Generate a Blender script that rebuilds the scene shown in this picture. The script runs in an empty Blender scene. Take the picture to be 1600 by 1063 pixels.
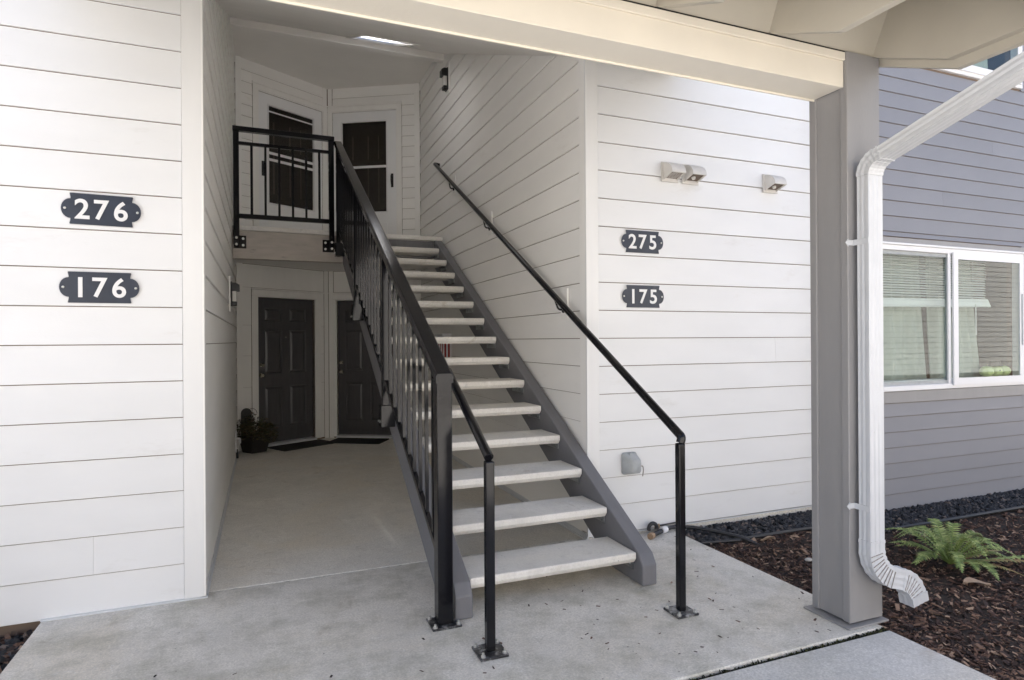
import bpy, bmesh, math, random
from mathutils import Vector, Matrix

# ------------------------------------------------------------------ camera, world, sun, exposure
scene = bpy.context.scene
cam_data = bpy.data.cameras.new("camera")
cam_data.sensor_fit = 'HORIZONTAL'
cam_data.sensor_width = 36.0
cam_data.lens = 965.54 / 1600 * 36.0
cam_data.clip_start = 0.05
cam_data.clip_end = 900
cam = bpy.data.objects.new("camera", cam_data)
scene.collection.objects.link(cam)
cam.location = (0, 0, 1.44)
cam.rotation_euler = (Matrix.Rotation(math.radians(-22.007), 4, 'Z') @ Matrix.Rotation(math.radians(90), 4, 'X')
                      @ Matrix.Rotation(math.radians(0.3607) * -1, 4, 'Z')).to_euler()
scene.camera = cam

SUN_EL, SUN_AZ = math.radians(67), math.radians(4)   # the sun stands behind the building: the entry is in open shade, the ground and the house opposite are sunlit
world = bpy.data.worlds.new("World")
scene.world = world
world.use_nodes = True
wn = world.node_tree.nodes
wl = world.node_tree.links
wn.clear()
sky = wn.new('ShaderNodeTexSky')
sky.sky_type = 'NISHITA'
sky.sun_disc = False
sky.sun_elevation = SUN_EL
sky.sun_rotation = SUN_AZ
sky.air_density = 1.0
sky.dust_density = 4.0
sky.ozone_density = 1.0
hsv = wn.new('ShaderNodeHueSaturation')
hsv.inputs['Saturation'].default_value = 1.0
bg = wn.new('ShaderNodeBackground')
bg.inputs['Strength'].default_value = 0.13
wo = wn.new('ShaderNodeOutputWorld')
wl.new(sky.outputs[0], hsv.inputs['Color'])
wl.new(hsv.outputs[0], bg.inputs['Color'])
wl.new(bg.outputs[0], wo.inputs['Surface'])

sun_data = bpy.data.lights.new("sun", 'SUN')
sun_data.energy = 5.0
sun_data.angle = math.radians(0.6)
sun_data.color = (1.0, 0.96, 0.90)
sun = bpy.data.objects.new("sun", sun_data)
scene.collection.objects.link(sun)
sdir = Vector((math.sin(SUN_AZ) * math.cos(SUN_EL), math.cos(SUN_AZ) * math.cos(SUN_EL), math.sin(SUN_EL)))
sun.rotation_euler = sdir.to_track_quat('Z', 'Y').to_euler()
sun.location = sdir * 30

scene.view_settings.view_transform = 'Standard'
scene.view_settings.look = 'None'
scene.view_settings.exposure = 1.40
scene.view_settings.gamma = 1.0
scene.render.engine = 'CYCLES'
scene.cycles.use_denoising = True
scene.cycles.max_bounces = 14
scene.cycles.diffuse_bounces = 12
scene.cycles.transparent_max_bounces = 12
COL = scene.collection
rnd = random.Random(7)

# ------------------------------------------------------------------ materials
def mat(name, color, rough=0.6, metal=0.0, var=0.0, scale=6.0, bump=0.0, bscale=120.0, dirt=None, dscale=3.0, spec=None, vscale=(1, 1, 1), coat=0.0, ovar=0.0):
    m = bpy.data.materials.new(name)
    m.use_nodes = True
    nt = m.node_tree
    b = nt.nodes['Principled BSDF']
    b.inputs['Roughness'].default_value = rough
    b.inputs['Metallic'].default_value = metal
    if spec is not None:
        b.inputs['Specular IOR Level'].default_value = spec
    if coat:
        b.inputs['Coat Weight'].default_value = coat
        b.inputs['Coat Roughness'].default_value = 0.12
    c = (*color, 1)
    b.inputs['Base Color'].default_value = c
    geo = nt.nodes.new('ShaderNodeNewGeometry')
    mp = nt.nodes.new('ShaderNodeMapping')
    mp.inputs['Scale'].default_value = vscale
    nt.links.new(geo.outputs['Position'], mp.inputs['Vector'])
    last = None
    if var:
        n = nt.nodes.new('ShaderNodeTexNoise')
        n.inputs['Scale'].default_value = scale
        n.inputs['Detail'].default_value = 6
        nt.links.new(mp.outputs[0], n.inputs['Vector'])
        r = nt.nodes.new('ShaderNodeValToRGB')
        r.color_ramp.elements[0].position = 0.3
        r.color_ramp.elements[1].position = 0.7
        r.color_ramp.elements[0].color = tuple(x * (1 - var) for x in color) + (1,)
        r.color_ramp.elements[1].color = tuple(min(1, x * (1 + var)) for x in color) + (1,)
        nt.links.new(n.outputs['Fac'], r.inputs['Fac'])
        last = r.outputs['Color']
    if dirt:
        n2 = nt.nodes.new('ShaderNodeTexNoise')
        n2.inputs['Scale'].default_value = dscale
        n2.inputs['Detail'].default_value = 10
        n2.inputs['Roughness'].default_value = 0.7
        nt.links.new(mp.outputs[0], n2.inputs['Vector'])
        r2 = nt.nodes.new('ShaderNodeValToRGB')
        r2.color_ramp.elements[0].position = dirt[1]
        r2.color_ramp.elements[1].position = dirt[2]
        r2.color_ramp.elements[0].color = (0, 0, 0, 1)
        r2.color_ramp.elements[1].color = (dirt[3],) * 3 + (1,)
        nt.links.new(n2.outputs['Fac'], r2.inputs['Fac'])
        mx = nt.nodes.new('ShaderNodeMixRGB')
        nt.links.new(r2.outputs['Color'], mx.inputs['Fac'])
        if last:
            nt.links.new(last, mx.inputs['Color1'])
        else:
            mx.inputs['Color1'].default_value = c
        mx.inputs['Color2'].default_value = (*dirt[0], 1)
        last = mx.outputs['Color']
    if ovar:
        oi = nt.nodes.new('ShaderNodeObjectInfo')
        mr = nt.nodes.new('ShaderNodeMapRange')
        mr.inputs['To Min'].default_value = 1 - ovar
        mr.inputs['To Max'].default_value = 1 + ovar
        nt.links.new(oi.outputs['Random'], mr.inputs['Value'])
        mo = nt.nodes.new('ShaderNodeMixRGB')
        mo.blend_type = 'MULTIPLY'
        mo.inputs['Fac'].default_value = 1.0
        if last:
            nt.links.new(last, mo.inputs['Color1'])
        else:
            mo.inputs['Color1'].default_value = c
        nt.links.new(mr.outputs[0], mo.inputs['Color2'])
        last = mo.outputs['Color']
    if last:
        nt.links.new(last, b.inputs['Base Color'])
    if bump:
        n3 = nt.nodes.new('ShaderNodeTexNoise')
        n3.inputs['Scale'].default_value = bscale
        n3.inputs['Detail'].default_value = 4
        nt.links.new(mp.outputs[0], n3.inputs['Vector'])
        bp = nt.nodes.new('ShaderNodeBump')
        bp.inputs['Strength'].default_value = bump
        bp.inputs['Distance'].default_value = 0.004
        nt.links.new(n3.outputs['Fac'], bp.inputs['Height'])
        nt.links.new(bp.outputs[0], b.inputs['Normal'])
    return m

def island_mat(name, cols, rough=0.8):
    m = bpy.data.materials.new(name)
    m.use_nodes = True
    nt = m.node_tree
    b = nt.nodes['Principled BSDF']
    b.inputs['Roughness'].default_value = rough
    g = nt.nodes.new('ShaderNodeNewGeometry')
    r = nt.nodes.new('ShaderNodeValToRGB')
    el = r.color_ramp.elements
    while len(el) < len(cols):
        el.new(0.5)
    for i, (p, c) in enumerate(cols):
        el[i].position = p
        el[i].color = (*c, 1)
    nt.links.new(g.outputs['Random Per Island'], r.inputs['Fac'])
    nt.links.new(r.outputs['Color'], b.inputs['Base Color'])
    return m

def concrete(name, base, warm, speck=0.5, moss=0.0, gr=1.0):
    m = bpy.data.materials.new(name)
    m.use_nodes = True
    nt = m.node_tree
    N, L = nt.nodes, nt.links
    b = N['Principled BSDF']
    b.inputs['Roughness'].default_value = 0.82
    g = N.new('ShaderNodeNewGeometry')
    def noise(s, d=8, ro=0.6, dist=0.0):
        n = N.new('ShaderNodeTexNoise')
        n.inputs['Scale'].default_value = s
        n.inputs['Detail'].default_value = d
        n.inputs['Roughness'].default_value = ro
        n.inputs['Distortion'].default_value = dist
        L.new(g.outputs['Position'], n.inputs['Vector'])
        return n.outputs['Fac']
    def ramp(src, p0, p1, c0=(0, 0, 0), c1=(1, 1, 1)):
        r = N.new('ShaderNodeValToRGB')
        r.color_ramp.elements[0].position = p0
        r.color_ramp.elements[1].position = p1
        r.color_ramp.elements[0].color = (*c0, 1)
        r.color_ramp.elements[1].color = (*c1, 1)
        L.new(src, r.inputs['Fac'])
        return r.outputs['Color']
    def mix(f, a, c2, mode='MIX'):
        x = N.new('ShaderNodeMixRGB')
        x.blend_type = mode
        if isinstance(f, float):
            x.inputs['Fac'].default_value = f
        else:
            L.new(f, x.inputs['Fac'])
        for s, k in ((a, 'Color1'), (c2, 'Color2')):
            if isinstance(s, tuple):
                x.inputs[k].default_value = (*s, 1)
            else:
                L.new(s, x.inputs[k])
        return x.outputs['Color']
    col = ramp(noise(2.6, 12, .72, .6), .34, .66, tuple(v * .84 for v in base), tuple(v * 1.06 for v in base))
    col = mix(ramp(noise(0.9, 8, .6, 1.2), .48, .66), col, warm)
    col = mix(ramp(noise(11, 8, .7), .56, .74, (0, 0, 0), (.55, .55, .55)), col, tuple(v * .5 for v in base))
    col = mix(ramp(noise(5.5, 10, .75, .4), .60, .70, (0, 0, 0), (.6, .6, .6)), col, tuple(min(.95, v * 1.4) for v in base))
    col = mix(ramp(noise(26, 10, .8, .3), .50, .66, (0, 0, 0), (.5 * gr,) * 3), col, tuple(v * .62 for v in base))
    mpn = N.new('ShaderNodeMapping')
    mpn.inputs['Scale'].default_value = (2.0, 14.0, 6.0)
    mpn.inputs['Rotation'].default_value = (0, 0, .35)
    L.new(g.outputs['Position'], mpn.inputs['Vector'])
    sc_ = N.new('ShaderNodeTexNoise')
    sc_.inputs['Scale'].default_value = 2.5
    sc_.inputs['Detail'].default_value = 10
    sc_.inputs['Roughness'].default_value = .75
    L.new(mpn.outputs[0], sc_.inputs['Vector'])
    col = mix(ramp(sc_.outputs['Fac'], .62, .72, (0, 0, 0), (.45, .45, .45)), col, tuple(min(.95, v * 1.3) for v in base))
    col = mix(ramp(noise(1.6, 10, .8, 1.5), .57, .68, (0, 0, 0), (.55, .55, .55)), col, (.36, .29, .21))
    # fine sand grain and pale specks
    col = mix(ramp(noise(95, 6, .8), .40, .60, (0, 0, 0), (.65 * gr,) * 3), col, tuple(v * .55 for v in base))
    v = N.new('ShaderNodeTexVoronoi')
    v.inputs['Scale'].default_value = 48
    L.new(g.outputs['Position'], v.inputs['Vector'])
    sp = ramp(v.outputs['Distance'], .12, .19, (speck,) * 3, (0, 0, 0))
    msk = ramp(noise(6, 6, .7), .52, .58)
    col = mix(mix(1.0, sp, msk, 'MULTIPLY'), col, (.80, .80, .78))
    v2 = N.new('ShaderNodeTexVoronoi')
    v2.inputs['Scale'].default_value = 26
    L.new(g.outputs['Position'], v2.inputs['Vector'])
    dk = ramp(v2.outputs['Distance'], .06, .10, (.85,) * 3, (0, 0, 0))
    col = mix(mix(1.0, dk, ramp(noise(4, 2), .55, .65), 'MULTIPLY'), col, (.05, .045, .04))
    if moss:
        col = mix(ramp(noise(3.2, 8, .7), .46, .68, (0, 0, 0), (moss,) * 3), col, (.13, .13, .055))
    L.new(col, b.inputs['Base Color'])
    bp = N.new('ShaderNodeBump')
    bp.inputs['Strength'].default_value = 0.35
    bp.inputs['Distance'].default_value = 0.004
    L.new(noise(90, 6, .7), bp.inputs['Height'])
    L.new(bp.outputs[0], b.inputs['Normal'])
    return m

M = {}
M['white'] = mat('white_siding_paint', (.765, .77, .775), .5, var=.02, scale=2.0, bump=.12, bscale=70, vscale=(1, 1, 3), dirt=((.50, .47, .42), .60, .80, .35), dscale=1.7, ovar=.02)
M['gapshade'] = mat('gap_shade_paper', (.16, .115, .085), .9)  # sheathing paper, coloured dark to paint the shadow in the siding gaps
M['whitetrim'] = mat('white_trim_paint', (.86, .85, .825), .45, var=.02, scale=3, bump=.08, bscale=60, vscale=(4, 4, .6))
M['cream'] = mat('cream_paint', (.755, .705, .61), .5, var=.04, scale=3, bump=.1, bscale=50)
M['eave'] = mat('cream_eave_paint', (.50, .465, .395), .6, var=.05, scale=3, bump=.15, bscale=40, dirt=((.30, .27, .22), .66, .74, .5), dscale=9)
M['ceiling'] = mat('ceiling_paint', (.80, .78, .75), .7, var=.04, scale=1.5, bump=.1, bscale=60)
M['liftedwhite'] = mat('white_siding_paint_lifted', (.865, .855, .83), .5, var=.02, scale=2.0, bump=.12, bscale=70, vscale=(1, 1, 3), dirt=((.55, .50, .43), .60, .80, .3), dscale=1.7, ovar=.02)  # the facade's white paint, made lighter and warmer to lift the shaded stairwell
M['facadetrim'] = mat('white_corner_trim_paint', (.78, .78, .775), .45, var=.02, scale=3, bump=.08, bscale=60, vscale=(4, 4, .6))
M['greysid'] = mat('grey_siding_paint', (.222, .225, .25), .5, var=.03, scale=2, bump=.12, bscale=70, ovar=.03)
M['greytrim'] = mat('grey_trim_paint', (.275, .27, .272), .45, var=.04, scale=3, bump=.15, bscale=50, vscale=(4, 4, .6), dirt=((.42, .42, .43), .66, .78, .4), dscale=20)
M['stringer'] = mat('grey_stringer_paint', (.165, .165, .178), .5, var=.06, scale=4, bump=.3, bscale=40, vscale=(5, 1, 1), dirt=((.34, .34, .35), .66, .74, .35), dscale=14)
M['fascia'] = mat('weathered_taupe_paint', (.44, .40, .36), .7, var=.12, scale=5, bump=.5, bscale=30, vscale=(1, 1, 5), dirt=((.10, .09, .08), .60, .70, .6), dscale=6)
M['black'] = mat('black_gloss_paint', (.006, .006, .008), .14, var=.25, scale=20, bump=.07, bscale=30, dirt=((.20, .19, .18), .70, .75, .7), dscale=26, spec=.38)
M['blackplate'] = mat('worn_black_plate', (.02, .02, .022), .35, dirt=((.34, .34, .34), .50, .62, .8), dscale=30, bump=.3, bscale=60)
M['galv'] = mat('galvanised_steel', (.42, .44, .46), .42, metal=.9, var=.2, scale=40)
M['bolt'] = mat('zinc_bolt', (.62, .62, .60), .3, metal=.8)
M['tread'] = concrete('precast_concrete', (.80, .78, .74), (.76, .73, .67), .3, 0.0, .4)
M['slab'] = concrete('slab_concrete', (.88, .855, .80), (.84, .785, .69), .7, 0.0)
M['slabm'] = concrete('mossy_slab_concrete', (.82, .785, .72), (.76, .70, .60), .8, .40)
M['walk'] = concrete('walkway_concrete', (.70, .685, .655), (.68, .65, .60), .9, .15)
M['caulk'] = mat('pale_joint_filler', (.60, .59, .56), .8, var=.2, scale=30, dirt=((.2, .19, .17), .52, .62, .8), dscale=18)
M['flash'] = mat('white_metal_flashing', (.62, .64, .66), .4, var=.06, scale=10, dirt=((.25, .24, .22), .62, .75, .6), dscale=8)
M['door'] = mat('dark_bronze_door_paint', (.078, .075, .080), .32, var=.1, scale=8, bump=.15, bscale=60, vscale=(4, 4, .5))
M['storm'] = mat('white_storm_door', (.84, .845, .85), .35)
M['darkpanel'] = mat('dark_inner_door', (.062, .058, .055), .4)
M['edgeglint'] = mat('panel_edge_glint', (.22, .20, .18), .4)  # pale strips stand for glints on the inner door's panel edges
M['brass'] = mat('satin_nickel', (.55, .52, .46), .25, metal=1)
M['vinyl'] = mat('white_vinyl', (.76, .76, .775), .32)
M['plastic'] = mat('white_vent_plastic', (.62, .60, .57), .45, var=.05, scale=20)
M['ventdark'] = mat('vent_grille', (.16, .12, .09), .6)
M['alu'] = mat('white_painted_aluminium', (.56, .575, .60), .28, var=.03, scale=12, dirt=((.30, .28, .25), .68, .78, .5), dscale=14)
M['seam'] = mat('dark_crimp_line', (.30, .28, .26), .6)
M['plate'] = mat('gunmetal_sign_plate', (.014, .022, .042), .38, metal=.0, var=.2, scale=12, bump=.1, bscale=90)
M['digit'] = mat('white_sign_lettering', (.78, .78, .78), .45)
M['rim'] = mat('pale_plate_edge', (.66, .66, .67), .5)
M['soil'] = mat('dark_soil', (.028, .020, .016), .95, var=.4, scale=30, bump=.8, bscale=40)
M['bark'] = island_mat('bark_chips', [(0, (.014, .009, .008)), (.42, (.045, .024, .019)), (.70, (.10, .052, .036)), (.90, (.19, .115, .08)), (1, (.40, .29, .21))], .85)
M['lava'] = island_mat('black_lava_rock', [(0, (.008, .009, .011)), (.6, (.022, .024, .030)), (.88, (.05, .052, .06)), (1, (.16, .12, .10))], .75)
M['fern'] = island_mat('fern_green', [(0, (.075, .125, .03)), (.5, (.16, .225, .055)), (1, (.30, .35, .12))], .5)
M['fernold'] = island_mat('fern_brown', [(0, (.16, .10, .04)), (.6, (.22, .17, .07)), (1, (.20, .22, .08))], .7)
M['stem'] = mat('fern_stem', (.12, .10, .04), .6)
M['leafdark'] = island_mat('planter_leaves', [(0, (.022, .030, .012)), (.5, (.055, .060, .022)), (.8, (.10, .055, .035)), (1, (.16, .13, .06))], .6)
M['pot'] = mat('dark_pot', (.018, .016, .015), .5, var=.2, scale=20)
M['rubber'] = mat('black_rubber_mat', (.012, .012, .013), .8, bump=.6, bscale=150)
M['greymat'] = mat('grey_carpet_mat', (.045, .044, .045), .95, var=.2, scale=40, bump=.6, bscale=200)
M['tube'] = mat('black_poly_tube', (.025, .026, .03), .45)
M['orange'] = mat('tan_pipe_cap', (.36, .25, .16), .6)
M['moss'] = island_mat('joint_moss', [(0, (.010, .010, .006)), (.6, (.022, .024, .008)), (1, (.07, .075, .02))], .95)
M['outlet'] = mat('grey_outlet_cover', (.36, .38, .39), .45, var=.08, scale=20, dirt=((.08, .08, .08), .66, .70, .8), dscale=60)
M['sconce'] = mat('matte_black_metal', (.012, .012, .013), .4)
M['frost'] = mat('frosted_lamp_glass', (.65, .64, .60), .3)
M['curtain'] = mat('pale_green_curtain', (.30, .33, .29), .8, var=.05, scale=6)
M['blind'] = mat('white_blind_slats', (.52, .54, .53), .5)
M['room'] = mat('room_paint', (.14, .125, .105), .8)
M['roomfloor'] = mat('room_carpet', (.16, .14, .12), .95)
M['gourd'] = mat('pale_green_gourd', (.50, .58, .26), .5, var=.1, scale=30)
M['hat'] = mat('black_felt', (.012, .012, .014), .8)
M['red'] = mat('red_print', (.30, .03, .03), .5)
M['roofing'] = mat('asphalt_shingle', (.06, .06, .065), .95, var=.3, scale=30)
M['ground'] = mat('pale_gravelly_ground', (.52, .50, .47), .95, var=.12, scale=.4, bump=.3, bscale=20)
M['lawn'] = mat('rough_lawn', (.05, .085, .025), .95, var=.4, scale=3)
M['tan'] = mat('tan_siding_paint', (.76, .74, .70), .7, var=.05, scale=2)
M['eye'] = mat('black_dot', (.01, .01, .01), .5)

def glass(name, tint, refl=1.0):
    m = bpy.data.materials.new(name)
    m.use_nodes = True
    nt = m.node_tree
    nt.nodes.clear()
    o = nt.nodes.new('ShaderNodeOutputMaterial')
    mx = nt.nodes.new('ShaderNodeMixShader')
    t = nt.nodes.new('ShaderNodeBsdfTransparent')
    t.inputs[0].default_value = (*tint, 1)
    g = nt.nodes.new('ShaderNodeBsdfGlossy')
    g.inputs['Roughness'].default_value = 0.01
    g.inputs['Color'].default_value = (refl, refl, refl, 1)
    lw = nt.nodes.new('ShaderNodeLayerWeight')
    lw.inputs['Blend'].default_value = 0.5
    pw = nt.nodes.new('ShaderNodeMath')
    pw.operation = 'POWER'
    pw.inputs[1].default_value = 4.0
    f = nt.nodes.new('ShaderNodeMath')
    f.operation = 'MULTIPLY_ADD'
    f.inputs[1].default_value = 0.45
    f.inputs[2].default_value = 0.03
    nt.links.new(lw.outputs['Facing'], pw.inputs[0])
    nt.links.new(pw.outputs[0], f.inputs[0])
    nt.links.new(f.outputs[0], mx.inputs[0])
    nt.links.new(t.outputs[0], mx.inputs[1])
    nt.links.new(g.outputs[0], mx.inputs[2])
    nt.links.new(mx.outputs[0], o.inputs[0])
    return m
M['glass'] = glass('window_glass', (.92, .955, .94))
M['screen'] = glass('dark_storm_glass', (.72, .70, .67), .9)
def translucent(name):
    m = bpy.data.materials.new(name)
    m.use_nodes = True
    nt = m.node_tree
    nt.nodes.clear()
    o = nt.nodes.new('ShaderNodeOutputMaterial')
    t = nt.nodes.new('ShaderNodeBsdfTranslucent')
    t.inputs[0].default_value = (.95, .95, .95, 1)
    nt.links.new(t.outputs[0], o.inputs[0])
    return m
M['skylight'] = translucent('frosted_skylight')

# ------------------------------------------------------------------ builders
def wpos(o):
    p = Vector((0, 0, 0))
    while o:
        p += o.location
        o = o.parent
    return p

class MB:
    def __init__(s):
        s.bm = bmesh.new()
    def box(s, x0, x1, y0, y1, z0, z1):
        return s.hexa([(x0, y0, z0), (x1, y0, z0), (x1, y1, z0), (x0, y1, z0), (x0, y0, z1), (x1, y0, z1), (x1, y1, z1), (x0, y1, z1)])
    def hexa(s, c):
        v = [s.bm.verts.new(p) for p in c]
        for f in ((0, 3, 2, 1), (4, 5, 6, 7), (0, 1, 5, 4), (1, 2, 6, 5), (2, 3, 7, 6), (3, 0, 4, 7)):
            s.bm.faces.new([v[i] for i in f])
        return s
    def prism(s, poly, fn, a, b):
        """poly: list of 2-D points; fn(p, q, t) -> 3-D; extruded from t=a to t=b"""
        v0 = [s.bm.verts.new(fn(p[0], p[1], a)) for p in poly]
        v1 = [s.bm.verts.new(fn(p[0], p[1], b)) for p in poly]
        n = len(poly)
        s.bm.faces.new(v0[::-1])
        s.bm.faces.new(v1)
        for i in range(n):
            s.bm.faces.new([v0[i], v0[(i + 1) % n], v1[(i + 1) % n], v1[i]])
        return s
    def tube(s, pts, r, seg=12, cap=True):
        pts = [Vector(p) for p in pts]
        rings = []
        up = Vector((0, 0, 1))
        for i, p in enumerate(pts):
            d = (pts[min(i + 1, len(pts) - 1)] - pts[max(i - 1, 0)]).normalized()
            if abs(d.dot(up)) > .97:
                a = Vector((1, 0, 0))
            else:
                a = d.cross(up).normalized()
            if rings and False:
                pass
            bb = d.cross(a).normalized()
            rr = r[i] if isinstance(r, (list, tuple)) else r
            rings.append([s.bm.verts.new(p + a * rr * math.cos(2 * math.pi * k / seg) + bb * rr * math.sin(2 * math.pi * k / seg)) for k in range(seg)])
        for i in range(len(rings) - 1):
            best, off = 1e9, 0
            for o in range(seg):
                dd = (rings[i][0].co - rings[i + 1][o].co).length
                if dd < best:
                    best, off = dd, o
            for k in range(seg):
                q = [rings[i][k], rings[i][(k + 1) % seg], rings[i + 1][(k + 1 + off) % seg], rings[i + 1][(k + off) % seg]]
                try:
                    s.bm.faces.new(q)
                except ValueError:
                    pass
        if cap:
            s.bm.faces.new(rings[0][::-1])
            s.bm.faces.new(rings[-1])
        return s
    def loft(s, rings, cap=True):
        R = [[s.bm.verts.new(p) for p in r] for r in rings]
        n = len(R[0])
        for i in range(len(R) - 1):
            for k in range(n):
                s.bm.faces.new([R[i][k], R[i][(k + 1) % n], R[i + 1][(k + 1) % n], R[i + 1][k]])
        if cap:
            s.bm.faces.new(R[0][::-1])
            s.bm.faces.new(R[-1])
        return s
    def blob(s, c, r, sub=1, jit=.2, rng=rnd, sq=(1, 1, 1)):
        g = bmesh.ops.create_icosphere(s.bm, subdivisions=sub, radius=1.0)
        for v in g['verts']:
            k = r * (1 + rng.uniform(-jit, jit))
            v.co = Vector((c[0] + v.co.x * k * sq[0], c[1] + v.co.y * k * sq[1], c[2] + v.co.z * k * sq[2]))
        return s
    def build(s, name, m, parent=None, bevel=0.0, seg=1, smooth=False, kind=None, label=None):
        bm = s.bm
        bmesh.ops.recalc_face_normals(bm, faces=bm.faces[:])
        if bevel:
            es = [e for e in bm.edges if len(e.link_faces) == 2 and e.calc_face_angle(0) > .35]
            bmesh.ops.bevel(bm, geom=es, offset=bevel, segments=seg, profile=.5, affect='EDGES', clamp_overlap=True)
        xs = [v.co for v in bm.verts]
        c = Vector(((min(v.x for v in xs) + max(v.x for v in xs)) / 2, (min(v.y for v in xs) + max(v.y for v in xs)) / 2, min(v.z for v in xs)))
        for v in bm.verts:
            v.co -= c
        me = bpy.data.meshes.new(name)
        bm.to_mesh(me)
        bm.free()
        me.materials.append(M[m] if isinstance(m, str) else m)
        if smooth:
            for p in me.polygons:
                p.use_smooth = True
            me.set_sharp_from_angle(angle=math.radians(38))
        o = bpy.data.objects.new(name, me)
        COL.objects.link(o)
        o.parent = parent
        o.location = c - wpos(parent)
        if kind:
            o['kind'] = kind
        if label:
            o['label'] = label
        return o

def thing(name, label, cat, loc, group=None):
    o = bpy.data.objects.new(name, None)
    COL.objects.link(o)
    o.location = loc
    o.empty_display_size = .1
    o['label'] = label
    o['category'] = cat
    if group:
        o['group'] = group
    return o

def tag(o, label, cat, group=None):
    o['label'] = label
    o['category'] = cat
    if group:
        o['group'] = group
    return o

def struct(o):
    o['kind'] = 'structure'
    return o

def box(name, m, parent, x0, x1, y0, y1, z0, z1, bevel=0.0, **k):
    return MB().box(x0, x1, y0, y1, z0, z1).build(name, m, parent, bevel, **k)

# frame helper: local (s along wall, d outward from wall, z)
class Frame:
    def __init__(s, p, ang):
        s.p = Vector((p[0], p[1], 0))
        s.u = Vector((math.cos(ang), math.sin(ang), 0))
        s.n = Vector((math.sin(ang), -math.cos(ang), 0))      # outward normal
        s.ang = ang
    def at(s, a, d, z):
        v = s.p + s.u * a + s.n * d
        return Vector((v.x, v.y, z))
    def box(s, mb, a0, a1, d0, d1, z0, z1):
        c = [s.at(a0, d1, z0), s.at(a1, d1, z0), s.at(a1, d0, z0), s.at(a0, d0, z0), s.at(a0, d1, z1), s.at(a1, d1, z1), s.at(a1, d0, z1), s.at(a0, d0, z1)]
        return mb.hexa(c)
    def part(s, name, m, parent, a0, a1, d0, d1, z0, z1, bevel=0.0, **k):
        return s.box(MB(), a0, a1, d0, d1, z0, z1).build(name, m, parent, bevel, **k)

_cache = {}
def board_mesh(L, H, tb, tt, m):
    key = (round(L, 3), round(H, 3), tb, tt, m)
    if key in _cache:
        return _cache[key]
    bm = bmesh.new()
    # cross-section (d outward, z): back flat, tapered face with eased drip edge
    sec = [(0.0005, 0), (tb - .002, 0), (tb, .002), (tt, H), (0.0005, H)]
    a = [bm.verts.new((0, -d, z)) for d, z in sec]
    b = [bm.verts.new((L, -d, z)) for d, z in sec]
    n = len(sec)
    bm.faces.new(a)
    bm.faces.new(b[::-1])
    for i in range(n):
        bm.faces.new([a[i], b[i], b[(i + 1) % n], a[(i + 1) % n]])
    bmesh.ops.recalc_face_normals(bm, faces=bm.faces[:])
    me = bpy.data.meshes.new('siding_board')
    bm.to_mesh(me)
    bm.free()
    me.materials.append(M[m])
    _cache[key] = me
    return me

def siding(root, fr, a0, a1, z_lines, openings=(), m='white', tb=.014, tt=.004, gap=.0050, joints=None, ztop=None):
    """one board per course (pieces where openings or butt joints interrupt it)"""
    base = wpos(root)
    joints = joints or {}
    for i in range(len(z_lines) - 1):
        z0, z1 = z_lines[i], z_lines[i + 1]
        cuts = {a0, a1}
        for (o0, o1, oz0, oz1) in openings:
            if oz0 < z1 and oz1 > z0:
                cuts.update(x for x in (o0, o1) if a0 < x < a1)
        cuts.update(j for j in joints.get(i, ()) if a0 < j < a1)
        cs = sorted(cuts)
        for p, q in zip(cs, cs[1:]):
            mid = (p + q) / 2
            rng = [(z0, z1)]
            for (o0, o1, oz0, oz1) in openings:
                if o0 < mid < o1:
                    nr = []
                    for (l, h) in rng:
                        if oz1 <= l or oz0 >= h:
                            nr.append((l, h))
                            continue
                        if oz0 > l:
                            nr.append((l, oz0))
                        if oz1 < h:
                            nr.append((oz1, h))
                    rng = nr
            for (l, h) in rng:
                if h - l < .012 or q - p < .015:
                    continue
                e = .0005
                me = board_mesh(q - p - 2 * e, h - l - gap, tb, tt, m)
                o = bpy.data.objects.new('siding_board', me)
                COL.objects.link(o)
                o.parent = root
                w = fr.at(p + e, 0, l + gap)
                o.location = w - base
                o.rotation_euler = (0, 0, fr.ang)

# ------------------------------------------------------------------ key dimensions (metres; +X along the facade, +Y into the building)
YF = 3.897            # sheathing plane of the white facade (board faces ~12 mm proud)
XL, XR = -0.322, 2.162
YG = 3.652            # grey wall sheathing
ZT = 5.3
RISE, RUN, Y0 = .184, .332, 3.10
ZL = 2.76             # upper landing
AX, AY = 0.92, 9.585  # apex of the V-shaped back wall
A30 = math.radians(30)
rowsL = [-.004 + .2042 * k for k in range(0, 27)]
rowsR = [.030 + .2022 * k for k in range(0, 27)]

# ------------------------------------------------------------------ ground
gr = MB()
gr.box(-300, 300, -300, 300, -.30, -.16)
struct(gr.build('ground', 'ground'))
for nm, x0, x1, y0, y1, mm in (('entry_slab', -.335, 2.175, 3.957, 9.95, 'slab'), ('entry_slab', -1.07, 2.865, 2.165, 3.945, 'slabm')):
    struct(box(nm, mm, None, x0, x1, y0, y1, -.15, 0, .006))
struct(box('walkway', 'walk', None, -4.2, 2.865, -6.0, 2.138, -.15, -.003, .008))
struct(box('joint_filler', 'caulk', None, -.31, 2.16, 3.9455, 3.9565, -.1, -.002))
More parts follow.
